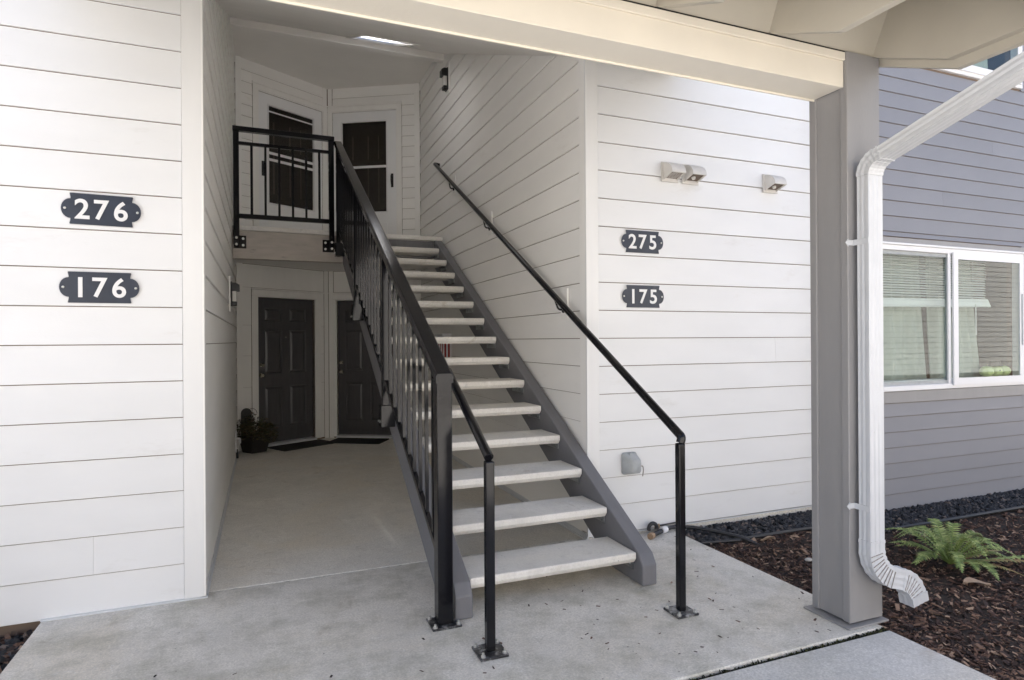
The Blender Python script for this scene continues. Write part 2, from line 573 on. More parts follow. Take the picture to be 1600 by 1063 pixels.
# beds
def terrain(name, m, x0, x1, y0, y1, z, amp, nx, ny):
    bm = MB()
    r = random.Random(3)
    V = [[bm.bm.verts.new((x0 + (x1 - x0) * i / nx, y0 + (y1 - y0) * j / ny, z + r.uniform(-amp, amp))) for i in range(nx + 1)] for j in range(ny + 1)]
    for j in range(ny):
        for i in range(nx):
            bm.bm.faces.new([V[j][i], V[j][i + 1], V[j + 1][i + 1], V[j + 1][i]])
    return struct(bm.build(name, m, None, smooth=True))
terrain('planting_bed', 'soil', 2.872, 12.0, -2.0, 3.9, -.035, .006, 110, 70)
terrain('planting_bed', 'soil', -4.0, -1.077, 2.2, 3.9, -.06, .008, 30, 20)

def chips(n, area, z, smin, smax, seed, name, m, label, cat, thick=.35, tilt=.35):
    r = random.Random(seed)
    vs, fs = [], []
    k = 0
    while k < n:
        x, y = area(r)
        L = r.uniform(smin, smax) * (1 if r.random() < .85 else 1.7)
        W = L * r.uniform(.22, .5)
        T = W * r.uniform(.15, .5) * thick * 2
        rot = Matrix.Rotation(r.uniform(0, 6.28), 3, 'Z') @ Matrix.Rotation(r.gauss(0, tilt), 3, 'Y') @ Matrix.Rotation(r.gauss(0, tilt), 3, 'X')
        c = Vector((x, y, z + r.uniform(0, .016)))
        pts = [(-L, -W * r.uniform(.5, 1), -T), (L * r.uniform(.6, 1), -W, -T), (L, W * r.uniform(.3, 1), -T), (-L * r.uniform(.6, 1), W, -T)]
        pts += [(p[0] * .9, p[1] * .85, T) for p in pts]
        b = len(vs)
        vs += [tuple(c + rot @ (Vector(p) * .5)) for p in pts]
        fs += [tuple(b + i for i in f) for f in ((4, 5, 6, 7), (0, 1, 5, 4), (1, 2, 6, 5), (2, 3, 7, 6), (3, 0, 4, 7))]
        k += 1
    me = bpy.data.meshes.new(name)
    me.from_pydata(vs, [], fs)
    me.materials.append(M[m])
    o = bpy.data.objects.new(name, me)
    COL.objects.link(o)
    o['kind'] = 'stuff'
    tag(o, label, cat)
    return o

def gravel_line(x):
    return 3.54 if x < 4.2 else 3.25
def bark_area(r):
    while True:
        # denser close to the camera
        x = 2.88 + (r.random() ** 1.5) * 5.2
        y = r.uniform(.9, 3.52)
        if y < gravel_line(x) - .01:
            return x, y
chips(26000, bark_area, -.032, .009, .040, 11, 'bark_mulch', 'bark', 'reddish brown bark mulch covering the planting bed around the fern', 'mulch')
chips(420, lambda r: (r.uniform(-1.75, -1.085), r.uniform(2.9, 3.86)), -.055, .03, .10, 12, 'bark_mulch', 'bark', 'coarse bark chunks in the bed at the bottom left corner', 'mulch', .7)
def lava(n, area, z, seed, smin, smax, label):
    r = random.Random(seed)
    ico = [(0, 0, 1), (.894, 0, .447), (.276, .851, .447), (-.724, .526, .447), (-.724, -.526, .447), (.276, -.851, .447), (.724, .526, -.447), (-.276, .851, -.447), (-.894, 0, -.447), (-.276, -.851, -.447), (.724, -.526, -.447), (0, 0, -1)]
    F = [(0, 1, 2), (0, 2, 3), (0, 3, 4), (0, 4, 5), (0, 5, 1), (1, 6, 2), (2, 6, 7), (2, 7, 3), (3, 7, 8), (3, 8, 4), (4, 8, 9), (4, 9, 5), (5, 9, 10), (5, 10, 1), (1, 10, 6), (11, 7, 6), (11, 8, 7), (11, 9, 8), (11, 10, 9), (11, 6, 10)]
    vs, fs = [], []
    for _ in range(n):
        x, y = area(r)
        s = r.uniform(smin, smax)
        b = len(vs)
        vs += [(x + p[0] * s * r.uniform(.6, 1.2), y + p[1] * s * r.uniform(.6, 1.2), z + r.uniform(0, .012) + p[2] * s * .8 * r.uniform(.6, 1.2)) for p in ico]
        fs += [tuple(b + i for i in f) for f in F]
    me = bpy.data.meshes.new('lava_rock')
    me.from_pydata(vs, [], fs)
    me.materials.append(M['lava'])
    o = bpy.data.objects.new('lava_rock', me)
    COL.objects.link(o)
    o['kind'] = 'stuff'
    tag(o, label, 'gravel')
def lava_area(r):
    while True:
        x, y = r.uniform(2.88, 7.9), r.uniform(3.25, 3.88)
        if y > gravel_line(x) + .01 and (x < 4.55 or y < 3.64):
            return x, y
lava(4200, lava_area, -.022, 21, .010, .022, 'strip of black lava gravel along the foot of the walls')
lava(260, lambda r: (r.uniform(-1.75, -1.085), r.uniform(3.0, 3.86)), -.055, 22, .012, .03, 'black lava gravel mixed into the bed at the bottom left corner')

# ------------------------------------------------------------------ walls
frF = Frame((0, YF), 0)                       # facade: s = X
frLw = Frame((XL, 0), math.radians(90))       # left stairwell wall, facing +X: s = Y
frRw = Frame((XR, 0), math.radians(-90))      # right stairwell wall, facing -X: s = -Y
frG = Frame((0, YG), 0)
BACKL = AX - 1.43 * math.cos(A30)

# left facade
w = thing('siding_wall', 'white lap siding front wall carrying the 276 and 176 number plates', 'wall', (-1.6, YF, 0))
box('sheathing', 'gapshade', w, -4.0, XL, YF, YF + .12, -.07, ZT)
siding(w, frF, -4.0, -.412, rowsL, joints={1: (-.84,), 5: (-1.9,), 9: (-2.4,), 13: (-1.5,)})
frF.part('corner_board', 'facadetrim', w, -.410, -.310, 0, .021, .004, 5.25, .002)
box('base_flashing', 'flash', w, -1.07, -.300, YF - .030, YF - .001, .0005, .010)
box('base_flashing', 'flash', w, -1.07, -.309, YF - .012, YF - .0005, .010, .030)
box('foundation', 'slab', w, -4.0, -1.078, YF + .004, YF + .1, -.16, -.0715)

# left stairwell wall
w = thing('siding_wall', 'white siding side wall on the left of the covered stairwell', 'wall', (XL, 6.4, 0))
box('sheathing', 'gapshade', w, XL - .12, XL, YF + .12, 9.6, 0, ZT)
siding(w, frLw, YF + .075, 8.86, rowsL, m='liftedwhite', joints={3: (6.1,), 7: (5.4,), 11: (6.9,), 16: (5.2,)})
frLw.part('corner_board', 'whitetrim', w, YF - .0205, YF + .074, 0.0005, .021, .004, 5.25, .002)
frLw.part('base_flashing', 'flash', w, YF - .028, 8.8, .0015, .030, .0005, .010)
frLw.part('base_flashing', 'flash', w, YF + .002, 8.8, .0005, .020, .010, .036)

# right stairwell wall
w = thing('siding_wall', 'white siding side wall right of the stairs behind the wall handrail', 'wall', (XR, 6.4, 0))
box('sheathing', 'gapshade', w, XR, XR + .12, YF + .12, 9.6, 0, ZT)
siding(w, frRw, -8.86, -(YF + .085), rowsR, m='liftedwhite', joints={8: (-4.65, -5.474), 9: (-5.955,), 7: (-4.9,), 10: (-6.1,), 17: (-4.45,), 3: (-5.2,), 13: (-7.2,), 15: (-6.5,)})
frRw.part('corner_board', 'whitetrim', w, -(YF + .084), -(YF - .0205), 0.0005, .021, .06, 5.25, .002)
frRw.part('base_flashing', 'flash', w, -8.8, -(YF - .028), .0015, .026, .0005, .012)
frRw.part('base_flashing', 'flash', w, -8.8, -(YF + .002), .0005, .018, .012, .045)

# right facade
w = thing('siding_wall', 'white lap siding front wall with vents and the 275 and 175 plates', 'wall', (3.4, YF, 0))
box('sheathing', 'gapshade', w, XR, 4.56, YF, YF + .12, .02, ZT)
siding(w, frF, 2.2425, 4.56, rowsR, joints={6: (3.9,)})
frF.part('corner_board', 'facadetrim', w, 2.1405, 2.2405, 0, .021, .03, 5.25, .002)
box('foundation', 'slab', w, XR, 4.56, YF + .005, YF + .12, -.16, .0195)
frF.part('drip_flashing', 'flash', w, 2.18, 4.55, 0, .016, .021, .029)

# grey wall
rowsG = [-.02 + .131 * k for k in range(0, 42)]
WX0, WX1, WZ0, WZ1 = 4.66, 6.72, .985, 2.225
UZ0, UZ1 = 3.80, 5.0
op = [(WX0 - .003, WX1 + .003, WZ0 - .105, WZ1 + .07), (WX0 - .003, WX1 + .003, UZ0 - .01, UZ1)]
w = thing('siding_wall', 'grey narrow lap siding wall of the next wing with two white windows', 'wall', (7, YG, 0))
sh = MB()
for x0, x1, z0, z1 in ((4.561, WX0, -.1, ZT), (WX1, 10.5, -.1, ZT), (WX0, WX1, -.1, WZ0), (WX0, WX1, WZ1, UZ0), (WX0, WX1, UZ1, ZT)):
    sh.box(x0, x1, YG, YG + .12, z0, z1)
sh.build('sheathing', 'gapshade', w)
siding(w, frG, 4.64, 10.5, rowsG, op, m='greysid', tb=.012, tt=.004, gap=.004, joints={4: (7.2,), 9: (7.9,), 14: (6.9,), 20: (5.6,), 24: (6.3,)})
frG.part('corner_board', 'greytrim', w, 4.55, 4.638, 0, .02, 0, 5.25, .002)
box('return_board', 'greytrim', w, 4.5505, 4.5605, YG + .0005, YF - .002, 0, 5.25)
frG.part('trim_board', 'greytrim', w, WX0, WX1 + .06, .0005, .017, WZ0 - .10, WZ0 - .003, .002)
frG.part('trim_board', 'greytrim', w, WX0, WX1 + .06, .0005, .017, WZ1 + .004, WZ1 + .065, .002)
box('foundation', 'walk', w, 4.561, 10.5, YG + .005, YG + .115, -.16, -.101)

# back walls of the stairwell (V), each with a lower and an upper doorway
frBL = Frame((AX, AY), A30)                    # s runs negative from apex to the left, normal faces the camera
frBR = Frame((AX, AY), -A30)                   # s positive to the right
T = 1.43
DL = (-1.12, -.24)      # lower door leaf extents on the left wall
DR = (.13, 1.01)
UL = (-1.10, -.09)
UR = (.08, 1.065)
ZD = 2.045
ZU = 4.84
for fr, d, u, lab, sg in ((frBL, DL, UL, 'left angled back wall of the stairwell with one door per floor', -1), (frBR, DR, UR, 'right angled back wall of the stairwell with one door per floor', 1)):
    a0, a1 = (-T, 0) if sg < 0 else (0, T)
    p = fr.at(sg * T / 2, 0, 0)
    w = thing('siding_wall', lab, 'wall', p)
    ops = [(d[0] - .10, d[1] + .10, -1, 2.165), (u[0] - .09, u[1] + .09, ZL, 4.945)]
    sh = MB()
    e0, e1 = (a0 - .12, a1) if sg < 0 else (a0, a1 + .12)
    for q0, q1, z0, z1 in ((e0, d[0], 0, ZD), (d[1], e1, 0, ZD), (e0, e1, ZD, ZL), (e0, u[0], ZL, ZU), (u[1], e1, ZL, ZU), (e0, e1, ZU, ZT)):
        fr.box(sh, q0, q1, -.13, 0, z0, z1)
    sh.build('sheathing', 'gapshade', w)
    lo = [0.03, 1.2, ZD + .12, 2.48]
    b0, b1 = (a0 + .085, -.085) if sg < 0 else (.085, a1 - .085)
    siding(w, fr, b0, b1, [.02, .42, .83, 1.25, 1.66, 2.165, 2.475], ops, m='whitetrim', tb=.006, tt=.004, gap=.002)
    siding(w, fr, b0, b1, [2.765 + .1522 * k for k in range(0, 17)], ops, m='liftedwhite', tb=.011, tt=.004, gap=.004)
    for z0, z1 in ((0.0, 2.479), (ZL + .003, 5.199)):
        fr.part('corner_board', 'whitetrim', w, *((a0 + .004, a0 + .084) if sg < 0 else (a1 - .084, a1 - .004)), 0.0005, .018, z0, z1, .002)
        if z0 == 0.0:
            fr.part('corner_board', 'whitetrim', w, *((-.078, -.012) if sg < 0 else (.012, .078)), 0.0005, .016, z0, z1, .002)
        else:
            fr.part('corner_board', 'whitetrim', w, *((-.083, -.012) if sg < 0 else (.012, .076)), 0.0005, .010, 4.95, z1, .002)

# doors on the ground floor
def panel_door(fr, d, sg, label, knob_left):
    cx = (d[0] + d[1]) / 2
    t = thing('entry_door', label, 'door', fr.at(cx, -.06, 0))
    W = d[1] - d[0]
    zb, zt = .045, ZD - .004
    # leaf with six recessed, raised-and-fielded panels
    leaf = MB()
    st = .115
    pw = (W - 3 * st) / 2
    rows_ = [(.25, .82), (1.0, 1.60), (1.72, 1.90)]
    xs = [d[0] + .004, d[0] + st, d[0] + st + pw, d[0] + 2 * st + pw, d[0] + 2 * st + 2 * pw, d[1] - .004]
    zs = [zb, rows_[0][0], rows_[0][1], rows_[1][0], rows_[1][1], rows_[2][0], rows_[2][1], zt]
    for i in range(len(xs) - 1):
        for j in range(len(zs) - 1):
            if i in (1, 3) and j in (1, 3, 5):
                continue
            fr.box(leaf, xs[i], xs[i + 1], -.085, -.045, zs[j], zs[j + 1])
    bmesh.ops.remove_doubles(leaf.bm, verts=leaf.bm.verts[:], dist=1e-5)
    leaf.build('leaf', 'door', t)
    for i in (1, 3):
        for j in (1, 3, 5):
            mb = MB()
            x0, x1, z0, z1 = xs[i], xs[i + 1], zs[j], zs[j + 1]
            R = []
            for ins, dep in ((0, -.048), (.012, -.060), (.02, -.060), (.045, -.048)):
                R.append([fr.at(x0 + ins, dep, z0 + ins), fr.at(x1 - ins, dep, z0 + ins), fr.at(x1 - ins, dep, z1 - ins), fr.at(x0 + ins, dep, z1 - ins)])
            mb.loft(R, False)
            vv = [mb.bm.verts.new(p) for p in R[-1]]
            mb.bm.faces.new(vv)
            bmesh.ops.remove_doubles(mb.bm, verts=mb.bm.verts[:], dist=1e-5)
            mb.build('panel', 'door', t)
    kx = d[0] + .06 if knob_left else d[1] - .06
    for z, r_, nm in ((.98, .028, 'knob'), (1.12, .024, 'deadbolt')):
        mb = MB()
        c = fr.at(kx, -.045, z)
        mb.tube([c, c + fr.n * .012, c + fr.n * .014, c + fr.n * .04, c + fr.n * .05, c + fr.n * .062], [r_, r_, .012, .012, r_, r_ * .7], 14)
        mb.build(nm, 'brass', t, smooth=True)
    c = fr.at(cx, -.0445, 1.50)
    MB().tube([c, c + fr.n * .004], .007, 10).build('peephole', 'brass', t)
    # jambs, casing, threshold
    for x0, x1, z0, z1 in ((d[0] - .022, d[0], .02, ZD + .02), (d[1], d[1] + .022, .02, ZD + .02), (d[0], d[1], ZD, ZD + .02)):
        fr.part('jamb', 'whitetrim', t, x0, x1, -.10, .004, z0, z1)
    cas = .072
    for x0, x1, z0, z1 in ((d[0] - .023 - cas, d[0] - .014, .02, ZD + .0135), (d[1] + .014, d[1] + .023 + cas, .02, ZD + .0135), (d[0] - .023 - cas, d[1] + .023 + cas, ZD + .0145, ZD + .095)):
        if sg < 0:
            x1 = min(x1, -.082)
        else:
            x0 = max(x0, .082)
        if x1 - x0 > .01:
            fr.part('casing', 'whitetrim', t, x0, x1, .0045, .022, z0, z1, .004)
    fr.part('head_cap', 'whitetrim', t, *((d[0] - .10, -.02) if sg < 0 else (.02, d[1] + .10)), .0045, .034, ZD + .0965, ZD + .116, .003)
    fr.part('threshold', 'flash', t, d[0], d[1], -.10, .05, .004, .036, .006)
    return t
panel_door(frBL, DL, -1, 'dark six-panel entry door behind the planter, under the landing', True)
panel_door(frBR, DR, 1, 'dark six-panel entry door partly hidden by the stairs, under the landing', True)

# storm doors on the upper floor
def storm_door(fr, u, sg, label, handle_right, bars):
    cx = (u[0] + u[1]) / 2
    t = thing('storm_door', label, 'door', fr.at(cx, 0, ZL))
    zb = ZL + .02
    gx0, gx1 = u[0] + .15, u[1] - .15
    gz0, gz1 = 3.345, 4.685
    mb = MB()
    for x0, x1, z0, z1 in ((u[0] + .004, gx0, zb, ZU - .004), (gx1, u[1] - .004, zb, ZU - .004), (gx0, gx1, zb, gz0), (gx0, gx1, gz1, ZU - .004)):
        fr.box(mb, x0, x1, -.035, -.004, z0, z1)
    mb.build('frame', 'storm', t)
    for x0, x1, z0, z1 in ((gx0 - .018, gx0 + .004, gz0 - .018, gz1 + .018), (gx1 - .004, gx1 + .018, gz0 - .018, gz1 + .018), (gx0 + .0045, gx1 - .0045, gz0 - .018, gz0 + .004), (gx0 + .0045, gx1 - .0045, gz1 - .004, gz1 + .018)):
        fr.part('glazing_bead', 'vinyl', t, x0, x1, -.0035, .006, z0, z1, .003)
    fr.part('pane', 'screen', t, gx0, gx1, -.024, -.020, gz0, gz1)
    for z, hh in bars:
        fr.part('bar', 'storm', t, gx0 + .005, gx1 - .005, -.018, -.006, z, z + hh, .002)
    fr.part('kick_panel', 'storm', t, gx0 - .01, gx1 + .01, -.0035, .003, ZL + .14, gz0 - .16, .003)
    # the dark house door behind the pane
    fr.part('inner_door', 'darkpanel', t, u[0], u[1], -.125, -.095, zb, ZU)
    for x0, x1 in ((gx0 + .12, gx0 + .14), (cx + .02, cx + .035), (gx1 - .16, gx1 - .148)):
        fr.part('panel_glint', 'edgeglint', t, x0, x1, -.0945, -.086, 3.5, 4.05)
        fr.part('panel_glint', 'edgeglint', t, x0, x1, -.0945, -.086, 4.15, 4.5)
    hx = u[1] - .065 if handle_right else u[0] + .065
    mb = MB()
    c = fr.at(hx, -.004, 3.80)
    mb.tube([c + Vector((0, 0, .07)) + fr.n * .004, c + Vector((0, 0, .06)) + fr.n * .04, c + fr.n * .045, c + Vector((0, 0, -.06)) + fr.n * .03, c + Vector((0, 0, -.075)) + fr.n * .004], [.012, .014, .012, .012, .01], 10)
    fr.box(mb, hx - .018, hx + .018, -.004, .004, 3.70, 3.90)
    mb.build('handle', 'sconce', t, smooth=True)
    for x0, x1, z0, z1 in ((u[0] - .020, u[0], zb, ZU + .018), (u[1], u[1] + .020, zb, ZU + .018), (u[0], u[1], ZU, ZU + .018)):
        fr.part('jamb', 'whitetrim', t, x0, x1, -.10, .010, z0, z1)
    for x0, x1, z0, z1 in ((u[0] - .088, u[0] - .012, zb, ZU + .009), (u[1] + .012, u[1] + .088, zb, ZU + .009), (u[0] - .088, u[1] + .088, ZU + .010, ZU + .078)):
        if sg < 0:
            x1 = min(x1, -.012)
        else:
            x0 = max(x0, .012)
        fr.part('casing', 'whitetrim', t, x0, x1, .0105, .022, z0, z1, .003)
    fr.part('head_cap', 'whitetrim', t, *((u[0] - .095, -.016) if sg < 0 else (.016, u[1] + .095)), .0005, .032, ZU + .0795, ZU + .10, .003)
storm_door(frBL, UL, -1, 'white storm door with double bars behind the landing guardrail', False, ((4.02, .035), (3.93, .035), (4.60, .018)))
storm_door(frBR, UR, 1, 'white storm door with a single bar and black handle at the stair top', True, ((4.0, .035),))

# ------------------------------------------------------------------ ceilings, landing
SL = .437
def zc(y):
    return 3.566 + SL * (y - 4.131)
SKX0, SKX1, SKY0, SKY1 = .975, 1.47, 6.28, 7.36
mb = MB()
def slope(mb, x0, x1, y0, y1, t0=0.0, t1=.30):
    mb.hexa([(x0, y0, zc(y0) + t0), (x1, y0, zc(y0) + t0), (x1, y1, zc(y1) + t0), (x0, y1, zc(y1) + t0), (x0, y0, zc(y0) + t1), (x1, y0, zc(y0) + t1), (x1, y1, zc(y1) + t1), (x0, y1, zc(y1) + t1)])
slope(mb, XL, XR, YF + .12, SKY0, 0, .28)
slope(mb, XL, SKX0, SKY0, SKY1, 0, .28)
slope(mb, SKX1, XR, SKY0, SKY1, 0, .28)
slope(mb, XL, XR, SKY1, 7.56, 0, .28)
struct(mb.build('ceiling', 'ceiling'))
mb = MB()
mb.box(XL, XR, 7.66, 9.75, 5.2, 5.42)
struct(mb.build('ceiling', 'ceiling'))
bk = tag(box('ceiling_beam', 'ceiling', None, XL + .002, XR - .002, 7.565, 7.655, 4.985, 5.42, .004), 'taupe beam crossing the stairwell ceiling behind the skylight', 'beam')
t = thing('skylight', 'small bright skylight set in the sloped stairwell ceiling', 'skylight', (1.22, 6.8, zc(6.8)))
fr_ = MB()
for x0, x1, y0, y1 in ((SKX0 - .055, SKX0 - .002, SKY0 - .055, SKY1 + .055), (SKX1 + .002, SKX1 + .055, SKY0 - .055, SKY1 + .055), (SKX0, SKX1, SKY0 - .055, SKY0 - .002), (SKX0, SKX1, SKY1 + .002, SKY1 + .055)):
    slope(fr_, x0, x1, y0, y1, -.014, -.002)
fr_.build('frame', 'ceiling', t)
mb = MB()
mb.bm.faces.new([mb.bm.verts.new((x_, y_, zc(y_) + .012)) for x_, y_ in ((SKX0 + .013, SKY0 + .013), (SKX1 - .013, SKY0 + .013), (SKX1 - .013, SKY1 - .013), (SKX0 + .013, SKY1 - .013))])
mb.build('dome', 'skylight', t)
mb = MB()
for x0, x1, y0, y1 in ((SKX0, SKX0 + .012, SKY0, SKY1), (SKX1 - .012, SKX1, SKY0, SKY1), (SKX0 + .012, SKX1 - .012, SKY0, SKY0 + .012), (SKX0 + .012, SKX1 - .012, SKY1 - .012, SKY1)):
    slope(mb, x0, x1, y0, y1, .001, .30)
mb.build('shaft', 'vinyl', t)

# upper landing: concrete topping on a painted timber frame
t = thing('upper_landing', 'upper landing slab with weathered taupe edge beam across the stairwell', 'landing', (.9, 8.3, 2.4))
land = MB()
poly = [(XL, 7.70), (XR, 7.70), (XR, 8.86), (AX, 9.58), (XL, 8.86)]
land.prism(poly, lambda p, q, z: (p, q, z), ZL - .055, ZL)
land.build('concrete_topping', 'tread', t)
box('edge_beam', 'fascia', t, XL + .016, .905, 7.655, 7.75, 2.385, ZL - .056, .004)
MB().box(XL + .016, XR - .016, 7.645, 7.699, ZL - .052, ZL - .001).build('nosing', 'tread', t, .005)
mb = MB()
mb.prism([(XL, 7.751), (XR, 7.751), (XR, 8.86), (AX, 9.58), (XL, 8.86)], lambda p, q, z: (p, q, z), 2.48, ZL - .0565)
mb.build('soffit', 'ceiling', t)
box('edge_beam', 'stringer', t, 1.003, 2.04, 7.70, 7.75, 2.485, ZL - .056, .003)

# ------------------------------------------------------------------ stairs
XS0, XS1 = 1.003, 2.040   # clear width between the stringers
def nos(y):
    return RISE + (RISE / RUN) * (y - Y0)
st = thing('staircase', 'straight open-riser stairs with concrete treads between grey timber stringers', 'staircase', (1.5, 5.3, 0))
SLP = RISE / RUN
for x0, x1 in ((XS0 - .095, XS0), (XS1, XS1 + .098)):
    top = lambda y: nos(y) + .004
    bot = lambda y: nos(y) - .355
    yb = Y0 + (.355 - RISE) / SLP
    poly = [(3.045, 0.002), (3.045, .12), (3.085, top(3.085)), (7.694, top(7.694)), (7.694, bot(7.694)), (yb, .002)]
    MB().prism(poly, lambda p, q, x: (x, p, q), x0, x1).build('stringer', 'stringer', st, .005)
def make_tread(k):
    y, z = Y0 + RUN * k, RISE * (k + 1)
    mb = MB()
    prof = [(y + .004, z), (y, z - .006), (y, z - .036), (y + .022, z - .062), (y + .325, z - .062), (y + .330, z - .055), (y + .330, z)]
    mb.prism(prof, lambda p, q, x: (x, p, q), XS0 + .006, XS1 - .006)
    tr = mb.build('tread', 'tread', st, .003)
    for xw, s in ((XS0 + .0015, 1), (XS1 - .0015, -1)):
        b = MB()
        b.box(min(xw, xw + s * .004), max(xw, xw + s * .004), y + .035, y + .27, z - .108, z - .0635)
        b.box(min(xw, xw + s * .045), max(xw, xw + s * .045), y + .035, y + .27, z - .0675, z - .0632)
        for yy in (y + .07, y + .2):
            c = Vector((xw + s * .0045, yy, z - .088))
            b.tube([c, c + Vector((s * .008, 0, 0))], .009, 6)
        b.build('angle_bracket', 'galv', tr)
for k in range(14):
    make_tread(k)

def bar(mb, p, q, wx, wv, plumb=True):
    """rectangular bar in the Y-Z plane from p to q; wx = width across X, wv = depth across the bar"""
    p, q = Vector(p), Vector(q)
    if plumb:
        up = Vector((0, 0, wv / 2 / max(.2, (q - p).normalized().xy.length)))
    else:
        up = Vector((0, 0, wv / 2))
    sx = Vector((wx / 2, 0, 0))
    mb.hexa([p - sx - up, p + sx - up, q + sx - up, q - sx - up, p - sx + up, p + sx + up, q + sx + up, q - sx + up])
    return mb

# stair guard railing (left side)
XG = .848
ct = lambda y: nos(y) + 1.145          # top of the cap
g = thing('stair_railing', 'glossy black guard railing with pickets down the left side of the stairs', 'railing', (XG, 5.2, 0))
posts = [3.045, 4.60, 6.10, 7.545]
cap = MB()
yA, yB = 3.004, 7.60
sec = [(-.046, -.050), (.046, -.050), (.046, -.014), (.036, 0), (-.036, 0), (-.046, -.014)]
cap.loft([[(XG + a, y, ct(y) + b) for a, b in sec] for y in (yA, yB)])
cap.build('cap_rail', 'black', g, .003)
MB().box(XG - .044, XG + .044, 3.0015, 3.0035, ct(3.0) - .049, ct(3.0) - .012).build('cap_end', 'black', g)
for i, y in enumerate(posts):
    z0 = .012 if i == 0 else (nos(y) - .20 if i < 3 else 2.44)
    hw = .039 if i == 0 else .025
    x0 = XG - hw if i == 0 else XG - .030
    MB().box(x0, x0 + 2 * hw, y - hw, y + hw, z0, ct(y) - .062).build('post', 'black', g, .004)
    if i == 0:
        pl = MB().box(XG - .075, XG + .075, y - .07, y + .07, .0005, .0118).build('base_plate', 'blackplate', g, .002)
        for dx in (-.06, .06):
            for dy in (-.056, .056):
                c = Vector((XG + dx, y + dy, .0118))
                MB().tube([c, c + Vector((0, 0, .008)), c + Vector((0, 0, .0085)), c + Vector((0, 0, .02))], [.012, .012, .006, .006], 8).build('anchor_bolt', 'bolt', pl)
    else:
        bz = nos(y) - .21 if i < 3 else 2.44
        br = MB().box(XG - .045, XS0 - .0965, y - .05, y + .05, bz, bz + .16).build('bracket', 'black', g, .003)
        for dy in (-.03, .03):
            c = Vector((XG - .0445, y + dy, bz + .04))
            MB().tube([c, c + Vector((-.010, 0, 0))], .009, 6).build('bolt', 'bolt', br)
MB().box(XG - .041, XG + .041, 3.003, 3.087, ct(3.045) - .063, ct(3.045) - .052).build('post_cap', 'black', g)
for i in range(3):
    ya, yb = posts[i] + (.039 if i == 0 else .026), posts[i + 1] - .026
    for off, nm, dep in ((-.118, 'top_bar', .026), (-1.105 + .09, 'bottom_bar', .034)):
        mb = MB()
        bar(mb, (XG, ya, ct(ya) + off), (XG, yb, ct(yb) + off), .026, dep)
        mb.build(nm, 'black', g, .002)
    n = 9
    for k in range(1, n + 1):
        y = ya + (yb - ya) * k / (n + 1)
        hw = .0095
        zb0, zt0 = ct(y) - 1.0, ct(y) - .130
        mb = MB()
        mb.hexa([(XG - hw, y - hw, zb0 - hw * SLP), (XG + hw, y - hw, zb0 - hw * SLP), (XG + hw, y + hw, zb0 + hw * SLP), (XG - hw, y + hw, zb0 + hw * SLP),
                 (XG - hw, y - hw, zt0 - hw * SLP), (XG + hw, y - hw, zt0 - hw * SLP), (XG + hw, y + hw, zt0 + hw * SLP), (XG - hw, y + hw, zt0 + hw * SLP)])
        mb.build('picket', 'black', g)

# landing guardrail
t = thing('landing_guardrail', 'black metal guardrail panel along the edge of the upper landing', 'railing', (.25, 7.62, 2.5))
YGR = 7.617
PX = (-.262, .772)
for x in PX:
    MB().box(x - .030, x + .030, YGR - .030, YGR + .030, 2.53, 3.815).build('post', 'black', t, .003)
    s = 1 if x < 0 else -1
    x0, x1 = sorted((x + s * .031, x + s * .10))
    pl = MB().box(min(x0, x - .03), max(x1, x + .03), YGR + .0305, YGR + .0375, 2.50, 2.645).build('mount_plate', 'black', t)
    for xx in (x, x + s * .068):
        for zz in (2.535, 2.61):
            yb_ = YGR - .0305 if xx == x else YGR + .0300
            c = Vector((xx, yb_, zz))
            MB().tube([c, c + Vector((0, -.012, 0))], .014, 10).build('bolt', 'bolt', pl)
box('top_rail', 'black', t, PX[0] - .035, PX[1] + .035, YGR - .034, YGR + .034, 3.8155, 3.868, .004)
box('rail', 'black', t, PX[0] + .0305, PX[1] - .0305, YGR - .017, YGR + .017, 3.665, 3.70, .002)
box('rail', 'black', t, PX[0] + .0305, PX[1] - .0305, YGR - .019, YGR + .019, 2.835, 2.885, .002)
for k in range(1, 7):
    x = PX[0] + (PX[1] - PX[0]) * k / 7 + .012
    box('picket', 'black', t, x - .0125, x + .0125, YGR - .0125, YGR + .0125, 2.8855, 3.6645)

# wall handrail with floor post
def bend(pts, r=.05, n=6):
    """round the interior corners of a polyline"""
    pts = [Vector(p) for p in pts]
    out = [pts[0]]
    for i in range(1, len(pts) - 1):
        a, b, c = pts[i - 1], pts[i], pts[i + 1]
        d0, d1 = (a - b), (c - b)
        rr = min(r, d0.length * .45, d1.length * .45)
        p0, p1 = b + d0.normalized() * rr, b + d1.normalized() * rr
        for k in range(n + 1):
            u = k / n
            out.append(p0 * (1 - u) ** 2 + b * 2 * u * (1 - u) + p1 * u * u)
    out.append(pts[-1])
    return out
t = thing('wall_handrail', 'black pipe handrail along the right stairwell wall ending in a floor post', 'handrail', (2.04, 2.69, 0))
XH = 2.045
XW = XR - .013
pts = bend([(XW - .003, 7.80, 3.72), (2.078, 7.76, 3.715), (XH, 2.685, .925), (XH - .012, 2.685, .80)], .012, 4)
MB().tube(pts[:-1] + [Vector((XH - .008, 2.685, .893))], .0235, 16).build('rail', 'black', t, smooth=True)
MB().box(XH - .030, XH + .010, 2.665, 2.705, .0135, .892).build('post', 'black', t, .006, 2)
pl = MB().box(XH - .075, XH + .055, 2.62, 2.75, .0008, .0130).build('base_plate', 'blackplate', t, .002)
for dx in (-.06, .04):
    for dy in (-.052, .052):
        c = Vector((XH + dx, 2.685 + dy, .013))
        MB().tube([c, c + Vector((0, 0, .008)), c + Vector((0, 0, .0085)), c + Vector((0, 0, .02))], [.011, .011, .006, .006], 8).build('anchor_bolt', 'bolt', pl)
